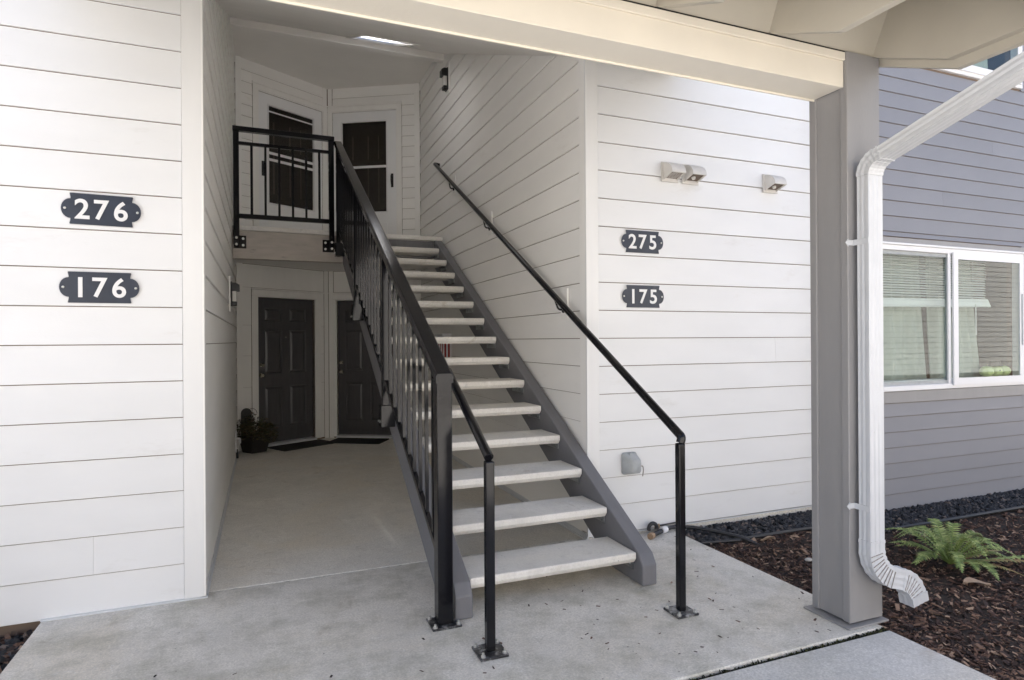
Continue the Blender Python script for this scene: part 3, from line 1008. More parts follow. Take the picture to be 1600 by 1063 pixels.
def hz(y):
    return .925 + (3.715 - .925) * (y - 2.685) / (7.76 - 2.685)
def hx(y):
    return XH + (2.078 - XH) * (y - 2.685) / (7.76 - 2.685)
for y in (7.10, 5.86, 4.22):
    MB().box(XW - .016, XW - .0005, y - .055, y + .055, hz(y) - .17, hz(y) + .06).build('mounting_block', 'whitetrim', t, .002)
    c = Vector((XW - .0165, y, hz(y) - .10))
    mb = MB()
    mb.tube(bend([c, c + Vector((-.045, 0, 0)), Vector((hx(y), y, hz(y) - .018))], .03), .008, 8)
    mb.tube([c + Vector((.0, 0, 0)), c + Vector((-.006, 0, 0))], .026, 12)
    mb.build('bracket', 'black', t, smooth=True)

# short handrail from newel to floor
t = thing('short_handrail', 'short black handrail sloping from the railing newel to a floor post', 'handrail', (.97, 2.68, 0))
XK = .965
MB().tube([(XG + .030, 3.36, 1.272), (XK - .022, 3.36, 1.272), (XK - .002, 3.345, 1.268), (XK, 2.68, .900)], .0225, 16).build('rail', 'black', t, smooth=True)
MB().box(XK - .021, XK + .021, 2.659, 2.701, .0135, .884).build('post', 'black', t, .006, 2)
pl = MB().box(XK - .068, XK + .068, 2.612, 2.748, .0008, .0130).build('base_plate', 'blackplate', t, .002)
for dx in (-.052, .052):
    for dy in (-.052, .052):
        c = Vector((XK + dx, 2.68 + dy, .013))
        MB().tube([c, c + Vector((0, 0, .008)), c + Vector((0, 0, .0085)), c + Vector((0, 0, .02))], [.011, .011, .006, .006], 8).build('anchor_bolt', 'bolt', pl)

# ------------------------------------------------------------------ entry canopy: posts, beam, rafters
def post(px0, px1, label, mirror=False):
    t = thing('canopy_post', label, 'post', ((px0 + px1) / 2, 2.335, 0))
    box('core', 'greytrim', t, px0 + .010, px1 - .010, 2.262, 2.408, .02, 2.868)
    box('face_board', 'greytrim', t, px0, px1, 2.22, 2.2615, .018, 2.868, .003)
    box('face_board', 'greytrim', t, px0, px1, 2.4085, 2.45, .018, 2.868, .003)
    box('base_flashing', 'greytrim', t, px0 - .035, px1 + .012, 2.195, 2.475, .0006, .010, .001)
    return t
post(2.70, 2.93, 'tall grey boxed canopy post beside the white downspout')
post(-1.09, -.86, 'grey boxed canopy post at the other end of the beam, outside the left edge')
t = thing('canopy_beam', 'cream painted beam spanning above the entry to the grey post', 'beam', (.9, 2.33, 2.69))
box('beam', 'cream', t, -.859, 2.699, 2.248, 2.412, 2.692, 2.862)
box('face_board', 'cream', t, -.859, 2.6985, 2.237, 2.2475, 2.690, 2.822, .002)
box('top_strip', 'cream', t, -.859, 2.6985, 2.226, 2.2475, 2.8225, 2.862, .002)
box('soffit_strip', 'cream', t, -.859, 2.6985, 2.4125, 2.42, 2.683, 2.83)

box('shadow_gap', 'eye', t, -.859, 2.6985, 2.229, 2.242, 2.8622, 2.8695)  # solid dark strip painting in the shadow gap along the beam top
RB = lambda y: 2.875 + SL * (y - 2.24)         # underside of the rafters
RT_ = lambda y: RB(y) + .30
YE = 1.40
rf = thing('canopy_roof', 'cream canopy roof underside with exposed rafters over the beam', 'roof', (.9, 2.2, 2.85))
ylc = 2.24 - (2.875 - 2.713) / SL
for x in (-1.04, -.36, .296, .944, 1.586, 2.222, 2.909):
    poly = [(2.50, RB(2.50)), (ylc, 2.713), (YE, 2.713), (YE, RT_(YE) - .01), (2.50, RT_(2.50) - .01)]
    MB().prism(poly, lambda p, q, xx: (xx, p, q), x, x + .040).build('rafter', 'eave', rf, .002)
c = math.cos(math.atan(SL))
s_ = math.sin(math.atan(SL))
xs = (-1.0, -.36, .296, .944, 1.586, 2.222, 2.909)
for a, b in zip(xs, xs[1:]):
    x0, x1 = a + (.041 if a > -1 else 0), b - .001
    P = [(2.243, 2.871), (2.243 - s_ * .32, 2.871 + c * .32), (2.243 - s_ * .32 + c * .03, 2.871 + c * .32 + s_ * .03), (2.243 + c * .03, 2.871 + s_ * .03)]
    MB().prism(P, lambda p, q, xx: (xx, p, q), x0, x1).build('blocking', 'eave', rf)
for x0, x1 in ((2.9505, 2.985), (-1.075, -1.0405)):
    poly = [(3.87, RB(3.87) - .045), (ylc - .012, 2.713 - .043), (YE - .03, 2.713 - .043), (YE - .03, RT_(YE)), (3.87, RT_(3.87))]
    MB().prism(poly, lambda p, q, xx: (xx, p, q), x0, x1).build('barge_board', 'eave', rf, .002)
deck = MB()
def plane_slab(mb, x0, x1, y0, y1, f, t0, t1):
    mb.hexa([(x0, y0, f(y0) + t0), (x1, y0, f(y0) + t0), (x1, y1, f(y1) + t0), (x0, y1, f(y1) + t0), (x0, y0, f(y0) + t1), (x1, y0, f(y0) + t1), (x1, y1, f(y1) + t1), (x0, y1, f(y1) + t1)])
plane_slab(deck, -1.075, 2.985, YE, 3.884, RT_, 0.001, .03)
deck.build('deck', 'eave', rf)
mb = MB()
plane_slab(mb, -1.10, 3.01, YE - .05, 3.884, RT_, .0305, .045)
mb.build('shingles', 'roofing', rf)
mb = MB()
plane_slab(mb, -1.0395, 2.9085, 2.505, 3.884, zc, .0, .012)
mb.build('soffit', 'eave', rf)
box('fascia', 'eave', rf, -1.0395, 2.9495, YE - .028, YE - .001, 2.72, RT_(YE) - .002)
gt = thing('gutter', 'white gutter along the front eave of the entry canopy', 'gutter', (.9, 1.3, 2.65))
mb = MB()
for (y0, z0), (y1, z1) in zip([(YE - .032, 2.82), (YE - .032, 2.70), (YE - .11, 2.70), (YE - .14, 2.76), (YE - .14, 2.82)], [(YE - .032, 2.70), (YE - .11, 2.70), (YE - .14, 2.76), (YE - .14, 2.82), (YE - .125, 2.825)]):
    d = Vector((y1 - y0, z1 - z0)).normalized() * .0012
    n = Vector((-d.y, d.x))
    mb.hexa([(-1.08, y0 - n.x, z0 - n.y), (2.99, y0 - n.x, z0 - n.y), (2.99, y1 - n.x, z1 - n.y), (-1.08, y1 - n.x, z1 - n.y), (-1.08, y0 + n.x, z0 + n.y), (2.99, y0 + n.x, z0 + n.y), (2.99, y1 + n.x, z1 + n.y), (-1.08, y1 + n.x, z1 + n.y)])
mb.build('trough', 'alu', gt)
# the wings' flat roofs, rear wall and the sunlit building across the court
for lab, x0, x1, yf in (('dark roof of the white wing left of the entry', -4.2, XL - .13, 3.6), ('dark roof of the wing right of the entry', XR + .13, 10.7, 3.45)):
    tag(box('wing_roof', 'roofing', None, x0, x1, yf, 11.2, ZT + .005, ZT + .30), lab, 'roof')
tag(box('rear_wall', 'greysid', None, -4.2, 10.7, 11.0, 11.2, -.15, ZT), 'grey rear wall of the building behind the stairwell', 'wall')
tag(box('rear_wall', 'greysid', None, -4.2, -4.0, YF, 10.99, -.15, ZT), 'grey end wall of the white wing, out of view on the left', 'wall')
op_b = thing('opposite_building', 'pale sided two storey building across the court, seen only in reflections', 'building', (4, -8.5, 0))
box('wall', 'gapshade', op_b, -30, 38, -18, -8.5, -.15, 6.6)
for k in range(32):
    box('siding_course', 'tan', op_b, -30, 38, -8.499, -8.48, .05 + .2 * k, .05 + .2 * k + .182)
mb = MB()
mb.prism([(-8.2, 6.6), (-13, 8.4), (-18.6, 6.6)], lambda a, b, q: (q, a, b), -30.5, 38.5)
mb.build('roof', 'roofing', op_b)
for x in (-26, -18, -10, 31):
    for z in (1.0, 4.0):
        f_ = box('window', 'vinyl', op_b, x, x + 1.8, -8.479, -8.43, z, z + 1.2)
        box('pane', 'darkpanel', f_, x + .08, x + 1.72, -8.429, -8.42, z + .08, z + 1.12)
# main roof above the stairwell (keeps the sky out)
rf2 = thing('main_roof', 'dark roof above the stairwell around the skylight', 'roof', (.9, 6, 5.0))
mb = MB()
slope(mb, XL - .12, XR + .12, YF + .125, SKY0, .305, .33)
slope(mb, XL - .12, SKX0, SKY0, SKY1, .305, .33)
slope(mb, SKX1, XR + .12, SKY0, SKY1, .305, .33)
slope(mb, XL - .12, XR + .12, SKY1, 7.56, .305, .33)
mb.box(XL - .12, XR + .12, 7.57, 9.9, 5.43, 5.46)
mb.build('shingles', 'roofing', rf2)

# ------------------------------------------------------------------ downspout
ds = thing('downspout', 'white ribbed rectangular downspout running down the front of the grey post', 'downspout', (2.78, 2.16, 0))
def rect_ring(c, ax, ay, w, dpt, ribs=3, depth=.004):
    """ribbed rectangle section in the plane spanned by ax (width) and ay (depth)"""
    pts = []
    def side(a, b, nrm, n):
        for k in range(n * 2 + 1):
            u = k / (n * 2 + 1)
            q = a + (b - a) * u
            pts.append(q - nrm * (depth if k % 2 else 0))
    hw, hd = w / 2, dpt / 2
    A, B, C_, D = (-ax * hw - ay * hd), (ax * hw - ay * hd), (ax * hw + ay * hd), (-ax * hw + ay * hd)
    side(A, B, -ay, ribs)
    side(B, C_, ax, 2)
    side(C_, D, ay, ribs)
    side(D, A, -ax, 2)
    return [c + p for p in pts]
def pipe(path, frames, w, dp, name, mtl='alu', depth=.0022):
    mb = MB()
    mb.loft([rect_ring(Vector(p), a, b, w, dp, 3, depth) for p, (a, b) in zip(path, frames)])
    return mb.build(name, mtl, ds)
X0 = 2.781
ax, ay = Vector((1, 0, 0)), Vector((0, 1, 0))
YC = 2.1625
WD, DP = .098, .062
pipe([(X0, YC, .44), (X0, YC, 2.235)], [(ax, ay)] * 2, WD, DP, 'vertical_pipe')
# upper elbow: turns toward the camera
th_end = math.atan2(.29, 1.0)
dirs, pts_, frs = [], [], []
nE = 9
R_ = .085
ang0, ang1 = math.pi / 2, math.radians(163)      # travel direction angle in the (-Y.. Z) plane
p = Vector((X0, YC, 2.236))
for k in range(nE + 1):
    a = ang0 + (ang1 - ang0) * k / nE
    d = Vector((0, math.cos(a), math.sin(a)))     # pi/2 = up; >pi/2 tilts to -Y
    nrm = Vector((0, math.sin(a), -math.cos(a)))
    if k:
        p = p + (d + dprev).normalized() * (R_ * (ang1 - ang0) / nE)
    pts_.append(p.copy())
    sc = 1.04 if k % 2 else 1.0
    frs.append((ax * sc, nrm * sc))
    dprev = d
pipe(pts_, frs, WD + .004, DP + .004, 'elbow')
dend = Vector((0, math.cos(ang1), math.sin(ang1)))
nend = Vector((0, math.sin(ang1), -math.cos(ang1)))
pend = pts_[-1]
Lup = 1.0
while (pend + dend * Lup).z > 2.66 or (pend + dend * Lup).y < YE - .09:
    Lup -= .01
pipe([pend - dend * .03, pend + dend * Lup], [(ax, nend)] * 2, WD, DP, 'sloping_pipe')
o = MB()
q = pend + dend * Lup
o.loft([rect_ring(q + Vector((0, 0, z)), ax, ay, WD * .9, DP * .9, 3, .003) for z in (-.03, 2.70 - q.z)])
o.build('outlet', 'alu', ds)
pipe([pend + dend * .02, pend + dend * .026], [(ax, nend)] * 2, WD + .007, DP + .007, 'seam', 'alu')
# lower offset: curves out over the mulch and down again
path = [Vector((X0, YC, .445)), Vector((X0, YC, .40))]
frs = [(ax, ay), (ax, ay)]
p = path[-1].copy()
def arc(a0, a1, n, R):
    global p
    for k in range(1, n + 1):
        a = a0 + (a1 - a0) * k / n
        am = a0 + (a1 - a0) * (k - .5) / n
        p = p + Vector((math.cos(am), -.10 * math.cos(am), math.sin(am))) * (R * abs(a1 - a0) / n)
        nrm = Vector((-math.sin(a), 0, math.cos(a)))
        path.append(p.copy())
        sc = 1.05 if k % 2 else .99
        frs.append((nrm * sc, ay * sc))
frs = [(Vector((1, 0, 0)), ay)] * 2
arc(math.radians(-90), math.radians(-15), 10, .155)
n1 = len(path)
p = p + Vector((math.cos(math.radians(-15)), -.05, math.sin(math.radians(-15)))) * .055
path.append(p.copy())
frs.append((Vector((math.sin(math.radians(15)), 0, math.cos(math.radians(15)))), ay))
arc(math.radians(-15), math.radians(-78), 8, .125)
pipe(path[:n1 + 1], frs[:n1 + 1], WD + .002, DP + .002, 'offset_elbow')
pipe(path[n1:], frs[n1:], WD + .006, DP + .006, 'offset_elbow')
pe = path[-1]
pipe([pe + Vector((0, 0, .012)), pe + Vector((.012, 0, -.035))], [(Vector((.98, 0, .2)), ay)] * 2, WD + .014, DP + .014, 'outlet_collar')
pipe([(X0, YC, .430), (X0, YC, .446)], [(ax, ay)] * 2, WD + .005, DP + .005, 'seam')
# darker lines laid across the crimps
for k in [q_ for q_ in range(2, len(path) - 1) if q_ not in (n1 - 1, n1)]:
    mb = MB()
    a, b = frs[k]
    q = path[k]
    w2, d2 = (WD + .004) / 2 * 1.0, (DP + .004) / 2 * 1.062
    P = [q - a.normalized() * w2 - b * d2, q + a.normalized() * w2 * .6 - b * d2]
    nn = (path[min(k + 1, len(path) - 1)] - path[k - 1]).normalized() * .0011
    mb.hexa([P[0] - nn, P[1] - nn, P[1] - nn - b * -.004, P[0] - nn - b * -.004, P[0] + nn, P[1] + nn, P[1] + nn - b * -.004, P[0] + nn - b * -.004])
    mb.build('crimp', 'seam', ds)
for z in (1.913, .605):
    mb = MB()
    mb.box(X0 - WD / 2 - .0032, X0 - WD / 2 - .0005, YC - DP / 2 - .0005, 2.2185, z - .014, z + .014)
    mb.box(X0 - WD / 2 - .032, X0 - WD / 2 - .0033, 2.2160, 2.2190, z - .013, z + .013)
    mb.prism([(X0 - WD / 2 - .032, z - .02), (X0 - WD / 2 - .032, z + .02), (X0 - WD / 2 - .052, z)], lambda a_, b_, y_: (a_, y_, b_), 2.2160, 2.2190)
    mb.build('strap', 'alu', ds)

# ------------------------------------------------------------------ windows in the grey wall
def slider_window(z0, z1, label, full):
    t = thing('sliding_window', label, 'window', ((WX0 + WX1) / 2, YG, z0))
    y0, y1 = YG - .030, YG + .05
    fw = .045
    xm = 5.69
    for x0, x1, a, b in ((WX0, WX1, z0, z0 + fw), (WX0, WX1, z1 - fw, z1), (WX0, WX0 + fw, z0 + fw, z1 - fw), (WX1 - fw, WX1, z0 + fw, z1 - fw)):
        box('frame', 'vinyl', t, x0, x1, y0, y1, a, b, .004)
    # nailing flange lip on top
    box('head_flange', 'vinyl', t, WX0 - .02, WX1 + .03, y0 - .012, YG - .018, z1 + .0005, z1 + .018, .002)
    # fixed sash (left, set back, aluminium screen frame) and sliding sash (right, proud)
    for nm, mm, x0, x1, yy, sw in (('screen_frame', 'outlet', WX0 + fw + .001, xm - .02, YG + .012, .030), ('sash', 'vinyl', xm - .01, WX1 - fw + .012, YG - .022, .062)):
        zz0, zz1 = z0 + fw + .001, z1 - fw - .001
        if nm == 'sash':
            zz0, zz1 = z0 + .030, z1 - .030
            yy0, yy1 = YG - .046, YG - .0305
        else:
            yy0, yy1 = YG - .012, YG + .006
        sa = MB()
        sa.box(x0, x1, yy0, yy1, zz0, zz0 + sw)
        sa.box(x0, x1, yy0, yy1, zz1 - sw, zz1)
        sa.box(x0, x0 + sw, yy0, yy1, zz0 + sw, zz1 - sw)
        sa.box(x1 - sw, x1, yy0, yy1, zz0 + sw, zz1 - sw)
        so = sa.build(nm, mm, t)
        box('pane', 'glass', so, x0 + sw, x1 - sw, (yy0 + yy1) / 2 - .002, (yy0 + yy1) / 2 + .002, zz0 + sw, zz1 - sw)
        if nm == 'sash':
            box('pull', 'outlet', so, x1 - sw * .62, x1 - sw * .40, yy0 - .006, yy0 - .0005, z0 + .38, z0 + .86, .002)
    box('mullion', 'vinyl', t, xm - .055, xm - .0195, YG - .028, YG - .0125, z0 + fw, z1 - fw, .002)
    box('sill', 'vinyl', t, WX0, WX1, YG + .0505, YG + .16, z0 - .02, z0 + .078)
    return t
slider_window(WZ0, WZ1, 'white sliding window with blind and pale curtain behind its glass', True)
slider_window(UZ0, UZ1, 'white upstairs window cut off by the top right corner', False)

# room behind the windows
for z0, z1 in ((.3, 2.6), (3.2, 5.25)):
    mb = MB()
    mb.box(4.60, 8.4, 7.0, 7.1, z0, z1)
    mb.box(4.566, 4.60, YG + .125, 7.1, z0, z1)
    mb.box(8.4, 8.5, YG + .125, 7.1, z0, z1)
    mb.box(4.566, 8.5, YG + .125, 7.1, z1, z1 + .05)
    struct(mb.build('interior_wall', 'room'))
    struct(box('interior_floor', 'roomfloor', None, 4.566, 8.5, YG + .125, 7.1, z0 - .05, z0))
def curtain(name, label, xl_t, xr_t, xl_b, xr_b, y, z0, z1, n, amp, seed, grp):
    mb = MB()
    r = random.Random(seed)
    cols = n * 8
    rows_ = 14
    ph = r.uniform(0, 6)
    V = []
    for j in range(rows_ + 1):
        v = j / rows_
        row = []
        for i in range(cols + 1):
            u = i / cols
            x = (xl_b + (xr_b - xl_b) * u) * (1 - v) + (xl_t + (xr_t - xl_t) * u) * v
            yy = y + amp * (.6 + .4 * v) * math.sin(u * n * 6.283 + ph + .8 * math.sin(v * 2 + u * 5)) + .012 * math.sin(u * n * 2.7 + v * 3)
            row.append((x, yy, z0 + (z1 - z0) * v))
        V.append(row)
    A = [[mb.bm.verts.new(p) for p in row] for row in V]
    B = [[mb.bm.verts.new((p[0], p[1] + .003, p[2])) for p in row] for row in V]
    for j in range(rows_):
        for i in range(cols):
            mb.bm.faces.new([A[j][i], A[j][i + 1], A[j + 1][i + 1], A[j + 1][i]])
            mb.bm.faces.new([B[j][i], B[j + 1][i], B[j + 1][i + 1], B[j][i + 1]])
    o = mb.build(name, 'curtain', None, smooth=True)
    return tag(o, label, 'curtain', grp)
curtain('curtain', 'pale green curtain panel behind the left pane of the lower window', 4.70, 5.62, 4.70, 5.72, 3.86, .8, 2.2, 7, .018, 1, 'curtains in the lower window')
curtain('curtain', 'pale green curtain panel with slanting edge behind the sliding pane', 5.70, 6.28, 5.76, 6.50, 3.86, .8, 2.2, 5, .025, 2, 'curtains in the lower window')
curtain('curtain', 'pale green curtain behind the upstairs window at top right', 4.74, 6.40, 4.74, 6.40, 3.735, 3.7, 4.98, 9, .012, 3, None)
bl = thing('window_blind', 'white slatted blind half lowered behind the lower window', 'blind', (5.5, 3.78, 1.75))
for k in range(17):
    z = 1.815 + k * .0225
    mb = MB()
    mb.hexa([(4.72, 3.768, z - .007), (6.40, 3.768, z - .007), (6.40, 3.788, z + .007), (4.72, 3.788, z + .007), (4.72, 3.768, z - .0055), (6.40, 3.768, z - .0055), (6.40, 3.788, z + .0085), (4.72, 3.788, z + .0085)])
    mb.build('slat', 'blind', bl)
box('head_rail', 'blind', bl, 4.71, 6.41, 3.762, 3.795, 2.185, 2.215)
mb = MB()
mb.hexa([(4.70, 3.755, 1.705), (6.46, 3.755, 1.725), (6.46, 3.80, 1.725), (4.70, 3.80, 1.705), (4.70, 3.762, 1.785), (6.42, 3.762, 1.80), (6.42, 3.795, 1.80), (4.70, 3.795, 1.785)])
mb.build('bottom_rail', 'blind', bl, .004)
MB().tube([(6.22, 3.752, 1.75), (6.225, 3.752, 1.46)], .005, 8).build('wand', 'blind', bl)
for x in (5.1, 5.6, 6.2):
    MB().tube([(x, 3.764, 1.78), (x, 3.764, 2.19)], .0012, 5).build('cord', 'blind', bl)

# gourds on the sill
zs_ = WZ0 + .0785
for k, (x, r_, lab) in enumerate(((6.345, .060, 'pale green gourd at the left of three on the window sill'), (6.475, .064, 'pale green gourd wearing a black hat on the window sill'), (6.60, .060, 'pale green gourd at the right of three on the window sill'))):
    y = 3.735
    g_ = thing('gourd', lab, 'gourd', (x, y, zs_), 'gourds on the window sill')
    mb = MB()
    rings = []
    for j in range(0, 9):
        th = math.pi * (j + .001) / 8.002
        ring = []
        for i in range(24):
            ph = 2 * math.pi * i / 24
            rr = r_ * math.sin(th) * (1 - .08 * abs(math.sin(ph * 4)))
            ring.append((x + rr * math.cos(ph), y + rr * math.sin(ph), zs_ + r_ * .85 - r_ * .85 * math.cos(th)))
        rings.append(ring)
    mb.loft(rings)
    mb.build('body', 'gourd', g_, smooth=True)
    if k == 1:
        h_ = MB()
        zt = zs_ + r_ * 1.66
        h_.tube([(x, y, zt - .006), (x, y, zt)], .062, 20)
        h_.tube([(x, y, zt + .0005), (x, y, zt + .045)], [.040, .036], 18)
        h_.build('hat', 'hat', g_, smooth=True)
        for dx in (-.018, .018):
            MB().blob((x + dx - .012, y - r_ * .93, zs_ + r_ * .95), .007, 1, 0).build('eye', 'eye', g_)
    else:
        MB().tube([(x, y, zs_ + r_ * 1.66), (x + .006, y, zs_ + r_ * 1.66 + .02)], [.007, .005], 8).build('stalk', 'stem', g_)

# ------------------------------------------------------------------ number plates
def plate_outline(w, h, ew, eh):
    pts = []
    hx_, hy_ = w / 2, h / 2
    def ear(sx):
        out = []
        for k in range(13):
            a = -math.pi / 2 + math.pi * k / 12
            out.append((sx * (hx_ - .004 + ew * math.cos(a)), eh * math.sin(a)))
        return out
    pts += [(hx_ - .003, -hy_), (hx_, -hy_ + .003), (hx_ - .004, -eh - .008)]
    pts += ear(1)
    pts += [(hx_ - .004, eh + .008), (hx_, hy_ - .003), (hx_ - .003, hy_)]
    pts += [(-hx_ + .003, hy_), (-hx_, hy_ - .003), (-hx_ + .004, eh + .008)]
    pts += ear(-1)[::-1]
    pts += [(-hx_ + .004, -eh - .008), (-hx_, -hy_ + .003), (-hx_ + .003, -hy_)]
    return pts
def digit_mesh(ch, h):
    cu = bpy.data.curves.new('digit', 'FONT')
    cu.body = ch
    cu.size = 1.0
    cu.extrude = .012
    cu.offset = .018
    cu.resolution_u = 6
    ob = bpy.data.objects.new('digit_tmp', cu)
    COL.objects.link(ob)
    bpy.context.view_layer.update()
    me = bpy.data.meshes.new_from_object(ob.evaluated_get(bpy.context.evaluated_depsgraph_get()))
    bpy.data.objects.remove(ob)
    xs = [v.co.x for v in me.vertices]
    ys = [v.co.y for v in me.vertices]
    cx_, y0_, hh = (min(xs) + max(xs)) / 2, min(ys), max(ys) - min(ys)
    k = h / hh
    for v in me.vertices:
        v.co = Vector(((v.co.x - cx_) * k * .98, v.co.z * .12, (v.co.y - y0_) * k))
    me.materials.clear()
    me.materials.append(M['digit'])
    return me
dcache = {}
for txt, cx_, cz_, lab, tilt in (('276', -.790, 2.146, 'dark plaque with white digits 276, upper one on the left wall', .012), ('176', -.800, 1.733, 'dark plaque with white digits 176, lower one on the left wall', .0),
                           ('275', 2.614, 2.160, 'dark plaque with white digits 275, upper one on the right wall', .0), ('175', 2.617, 1.756, 'dark plaque with white digits 175, lower one on the right wall', .0)):
    yb = YF - .0135
    t = thing('number_plate', lab, 'number plate', (cx_, yb, cz_), 'house number plates')
    for nm, grow, d0, d1, mm in (('edge', .004, 0, .004, 'rim'), ('plaque', 0, .0042, .0075, 'plate')):
        mb = MB()
        w_, h_ = .288 + grow * 2, .164 + grow * 2
        mb.prism(plate_outline(w_, h_, .042, .052 + grow), lambda a, b, q: (cx_ + a * math.cos(tilt) + b * math.sin(tilt), yb - q, cz_ + b - a * math.sin(tilt)), d0, d1)
        mb.build(nm, mm, t)
    for i, ch in enumerate(txt):
        if ch not in dcache:
            dcache[ch] = digit_mesh(ch, .106)
        o = bpy.data.objects.new('digit', dcache[ch])
        COL.objects.link(o)
        o.parent = t
        o.location = (-.088 + .088 * i, -.0092, -.053 - tilt * (-.088 + .088 * i))
    for sx in (-1, 1):
        c = Vector((cx_ + sx * .165, yb - .0076, cz_ - tilt * sx * .165))
        MB().tube([c, c + Vector((0, -.003, 0)), c + Vector((0, -.0045, 0))], [.007, .006, .003], 10).build('screw', 'bolt', t)

# ------------------------------------------------------------------ vent hoods
for x, lab, grille in ((2.862, 'leftmost of three cream wall vent hoods, with perforated grille', True), (3.050, 'middle cream wall vent hood of the three, touching its neighbour', False), (3.845, 'cream wall vent hood standing alone nearest the grey post', False)):
    yb = YF - .0135
    z0, z1 = 2.624, 2.773
    t = thing('vent_hood', lab, 'vent', (x, yb, z0), 'dryer vent hoods')
    box('flange', 'plastic', t, x - .078, x + .078, yb - .010, yb - .0005, z0, z1, .003)
    hw = .062
    prof = []
    for k in range(11):
        a = math.pi / 2 * k / 10
        prof.append((yb - .0105 - .110 * math.sin(a), z0 + .050 + .088 * math.cos(a)))
    lip, foot = prof[-1], (yb - .0105, z0 + .014)
    inner = [(min(yb - .0106, p_ + .0035), q_ - .004) for p_, q_ in prof]
    mb = MB()
    mb.prism(prof + inner[::-1], lambda a, b, q: (q, a, b), x - hw, x + hw)
    for xx in (x - hw + .0002, x + hw - .0042):
        mb.prism([foot] + [(a_ + .0008, b_ - .0008) for a_, b_ in prof[::-1]], lambda a, b, q: (q, a, b), xx, xx + .004)
    mb.build('hood', 'plastic', t)
    def rake(u, off):
        return (foot[0] + (lip[0] - foot[0]) * u + .30 * off, foot[1] + (lip[1] - foot[1]) * u + .95 * off)
    mb = MB()
    mb.prism([rake(.04, .012), rake(.92, .012), rake(.92, .014), rake(.04, .014)], lambda a, b, q: (q, a, b), x - hw + .005, x + hw - .005)
    mb.build('louvre', 'plastic' if grille else 'ventdark', t)
    if grille:
        mb = MB()
        for i in range(8):
            for j in range(6):
                xx = x - .049 + i * .014
                mb.prism([rake(.10 + j * .14, .0100), rake(.17 + j * .14, .0100), rake(.17 + j * .14, .0118), rake(.10 + j * .14, .0118)], lambda a, b, q: (q, a, b), xx - .004, xx + .004)
        mb.build('perforation', 'ventdark', t)
    else:
        c = Vector((x - .012, *rake(.45, .004)))
        MB().tube([c + Vector((0, 0, .006)), c + Vector((0, -.004, -.010))], [.016, .012], 10).build('damper', 'plastic', t)
    box('trim_tab', 'plastic', t, x - .070, x + .040, yb - .013, yb - .0105, z1 - .010, z1 - .006)

# ------------------------------------------------------------------ outlet cover with cord
yb = YF - .0135
t = thing('outlet_cover', 'grey weatherproof outlet cover with a dangling cord on the right wall', 'outlet', (2.50, yb, .45))
mb = MB()
def rr(cx_, cz_, hw, hh, r_, y_):
    pts = []
    for (sx, sz, a0) in ((1, -1, -90), (1, 1, 0), (-1, 1, 90), (-1, -1, 180)):
        for k in range(5):
            a = math.radians(a0 + 90 * k / 4)
            pts.append((cx_ + sx * (hw - r_) + r_ * math.cos(a), y_, cz_ + sz * (hh - r_) + r_ * math.sin(a)))
    return pts
mb.loft([rr(2.487, .532, .062, .080, .02, yb - .0005), rr(2.487, .532, .062, .080, .02, yb - .012), rr(2.487, .532, .054, .072, .02, yb - .030), rr(2.505, .520, .038, .052, .016, yb - .072), rr(2.512, .515, .030, .040, .014, yb - .078)])
mb.build('cover', 'outlet', t, smooth=True)
MB().box(2.470, 2.49, yb - .040, yb - .028, .60, .612).build('hinge', 'outlet', t)
c = Vector((2.54, yb - .05, .515))
MB().tube([c, c + Vector((.012, -.004, 0))], .018, 12).build('plug', 'eye', t)
MB().tube(bend([c + Vector((.012, -.004, 0)), c + Vector((.03, -.008, 0)), c + Vector((.034, -.01, -.03)), c + Vector((.028, -.008, -.075))], .015), .004, 8).build('cord', 'seam', t)

# ------------------------------------------------------------------ hose bib, irrigation tube, edging
t = thing('irrigation_valve', 'black irrigation fitting with tan cap and white collar at the wall foot', 'pipe fitting', (2.67, 3.84, 0))
mb = MB()
ring = []
for k in range(17):
    a = math.radians(-20 + 220 * k / 16)
    ring.append((2.655 + .035 * math.cos(a), 3.83, .05 + .035 * math.sin(a)))
mb.tube(ring, .014, 10)
mb.build('elbow', 'tube', t, smooth=True)
MB().tube([(2.60, 3.76, .022), (2.72, 3.815, .026)], .017, 12).build('body', 'tube', t, smooth=True)
MB().tube([(2.575, 3.748, .022), (2.612, 3.766, .022)], [.023, .022], 14).build('cap', 'orange', t, smooth=True)
MB().tube([(2.725, 3.817, .026), (2.775, 3.835, .028)], .024, 14).build('collar', 'vinyl', t, smooth=True)
for x in (2.70, 2.73):
    MB().tube([(x, 3.86, .03), (x, 3.86, .065)], [.010, .006], 8).build('valve_stem', 'orange', t)
MB().tube([(2.74, 3.862, .05), (2.90, 3.872, .052)], .006, 8).build('lever', 'tube', t)
o = MB().tube(bend([(2.776, 3.835, .028), (2.86, 3.85, .03), (2.98, 3.80, .028), (3.10, 3.66, .018), (3.22, 3.52, .0), (3.30, 3.44, -.05)], .08), .0135, 10).build('irrigation_tube', 'tube', None, smooth=True)
tag(o, 'black irrigation tube curving from the wall fitting into the mulch', 'tube')
for lab, pts in (('black bed edging between lava gravel and mulch beside the stairs', [(2.875, 3.56, -.015), (3.2, 3.535, -.012), (3.7, 3.53, -.010), (4.3, 3.52, -.012)]), ('black bed edging behind the fern along the grey wall', [(4.15, 3.27, -.012), (5.0, 3.255, -.006), (6.2, 3.25, -.008), (8.0, 3.245, -.008)])):
    tag(MB().tube(pts, .013, 8).build('bed_edging', 'tube', None, smooth=True), lab, 'edging', 'bed edging')

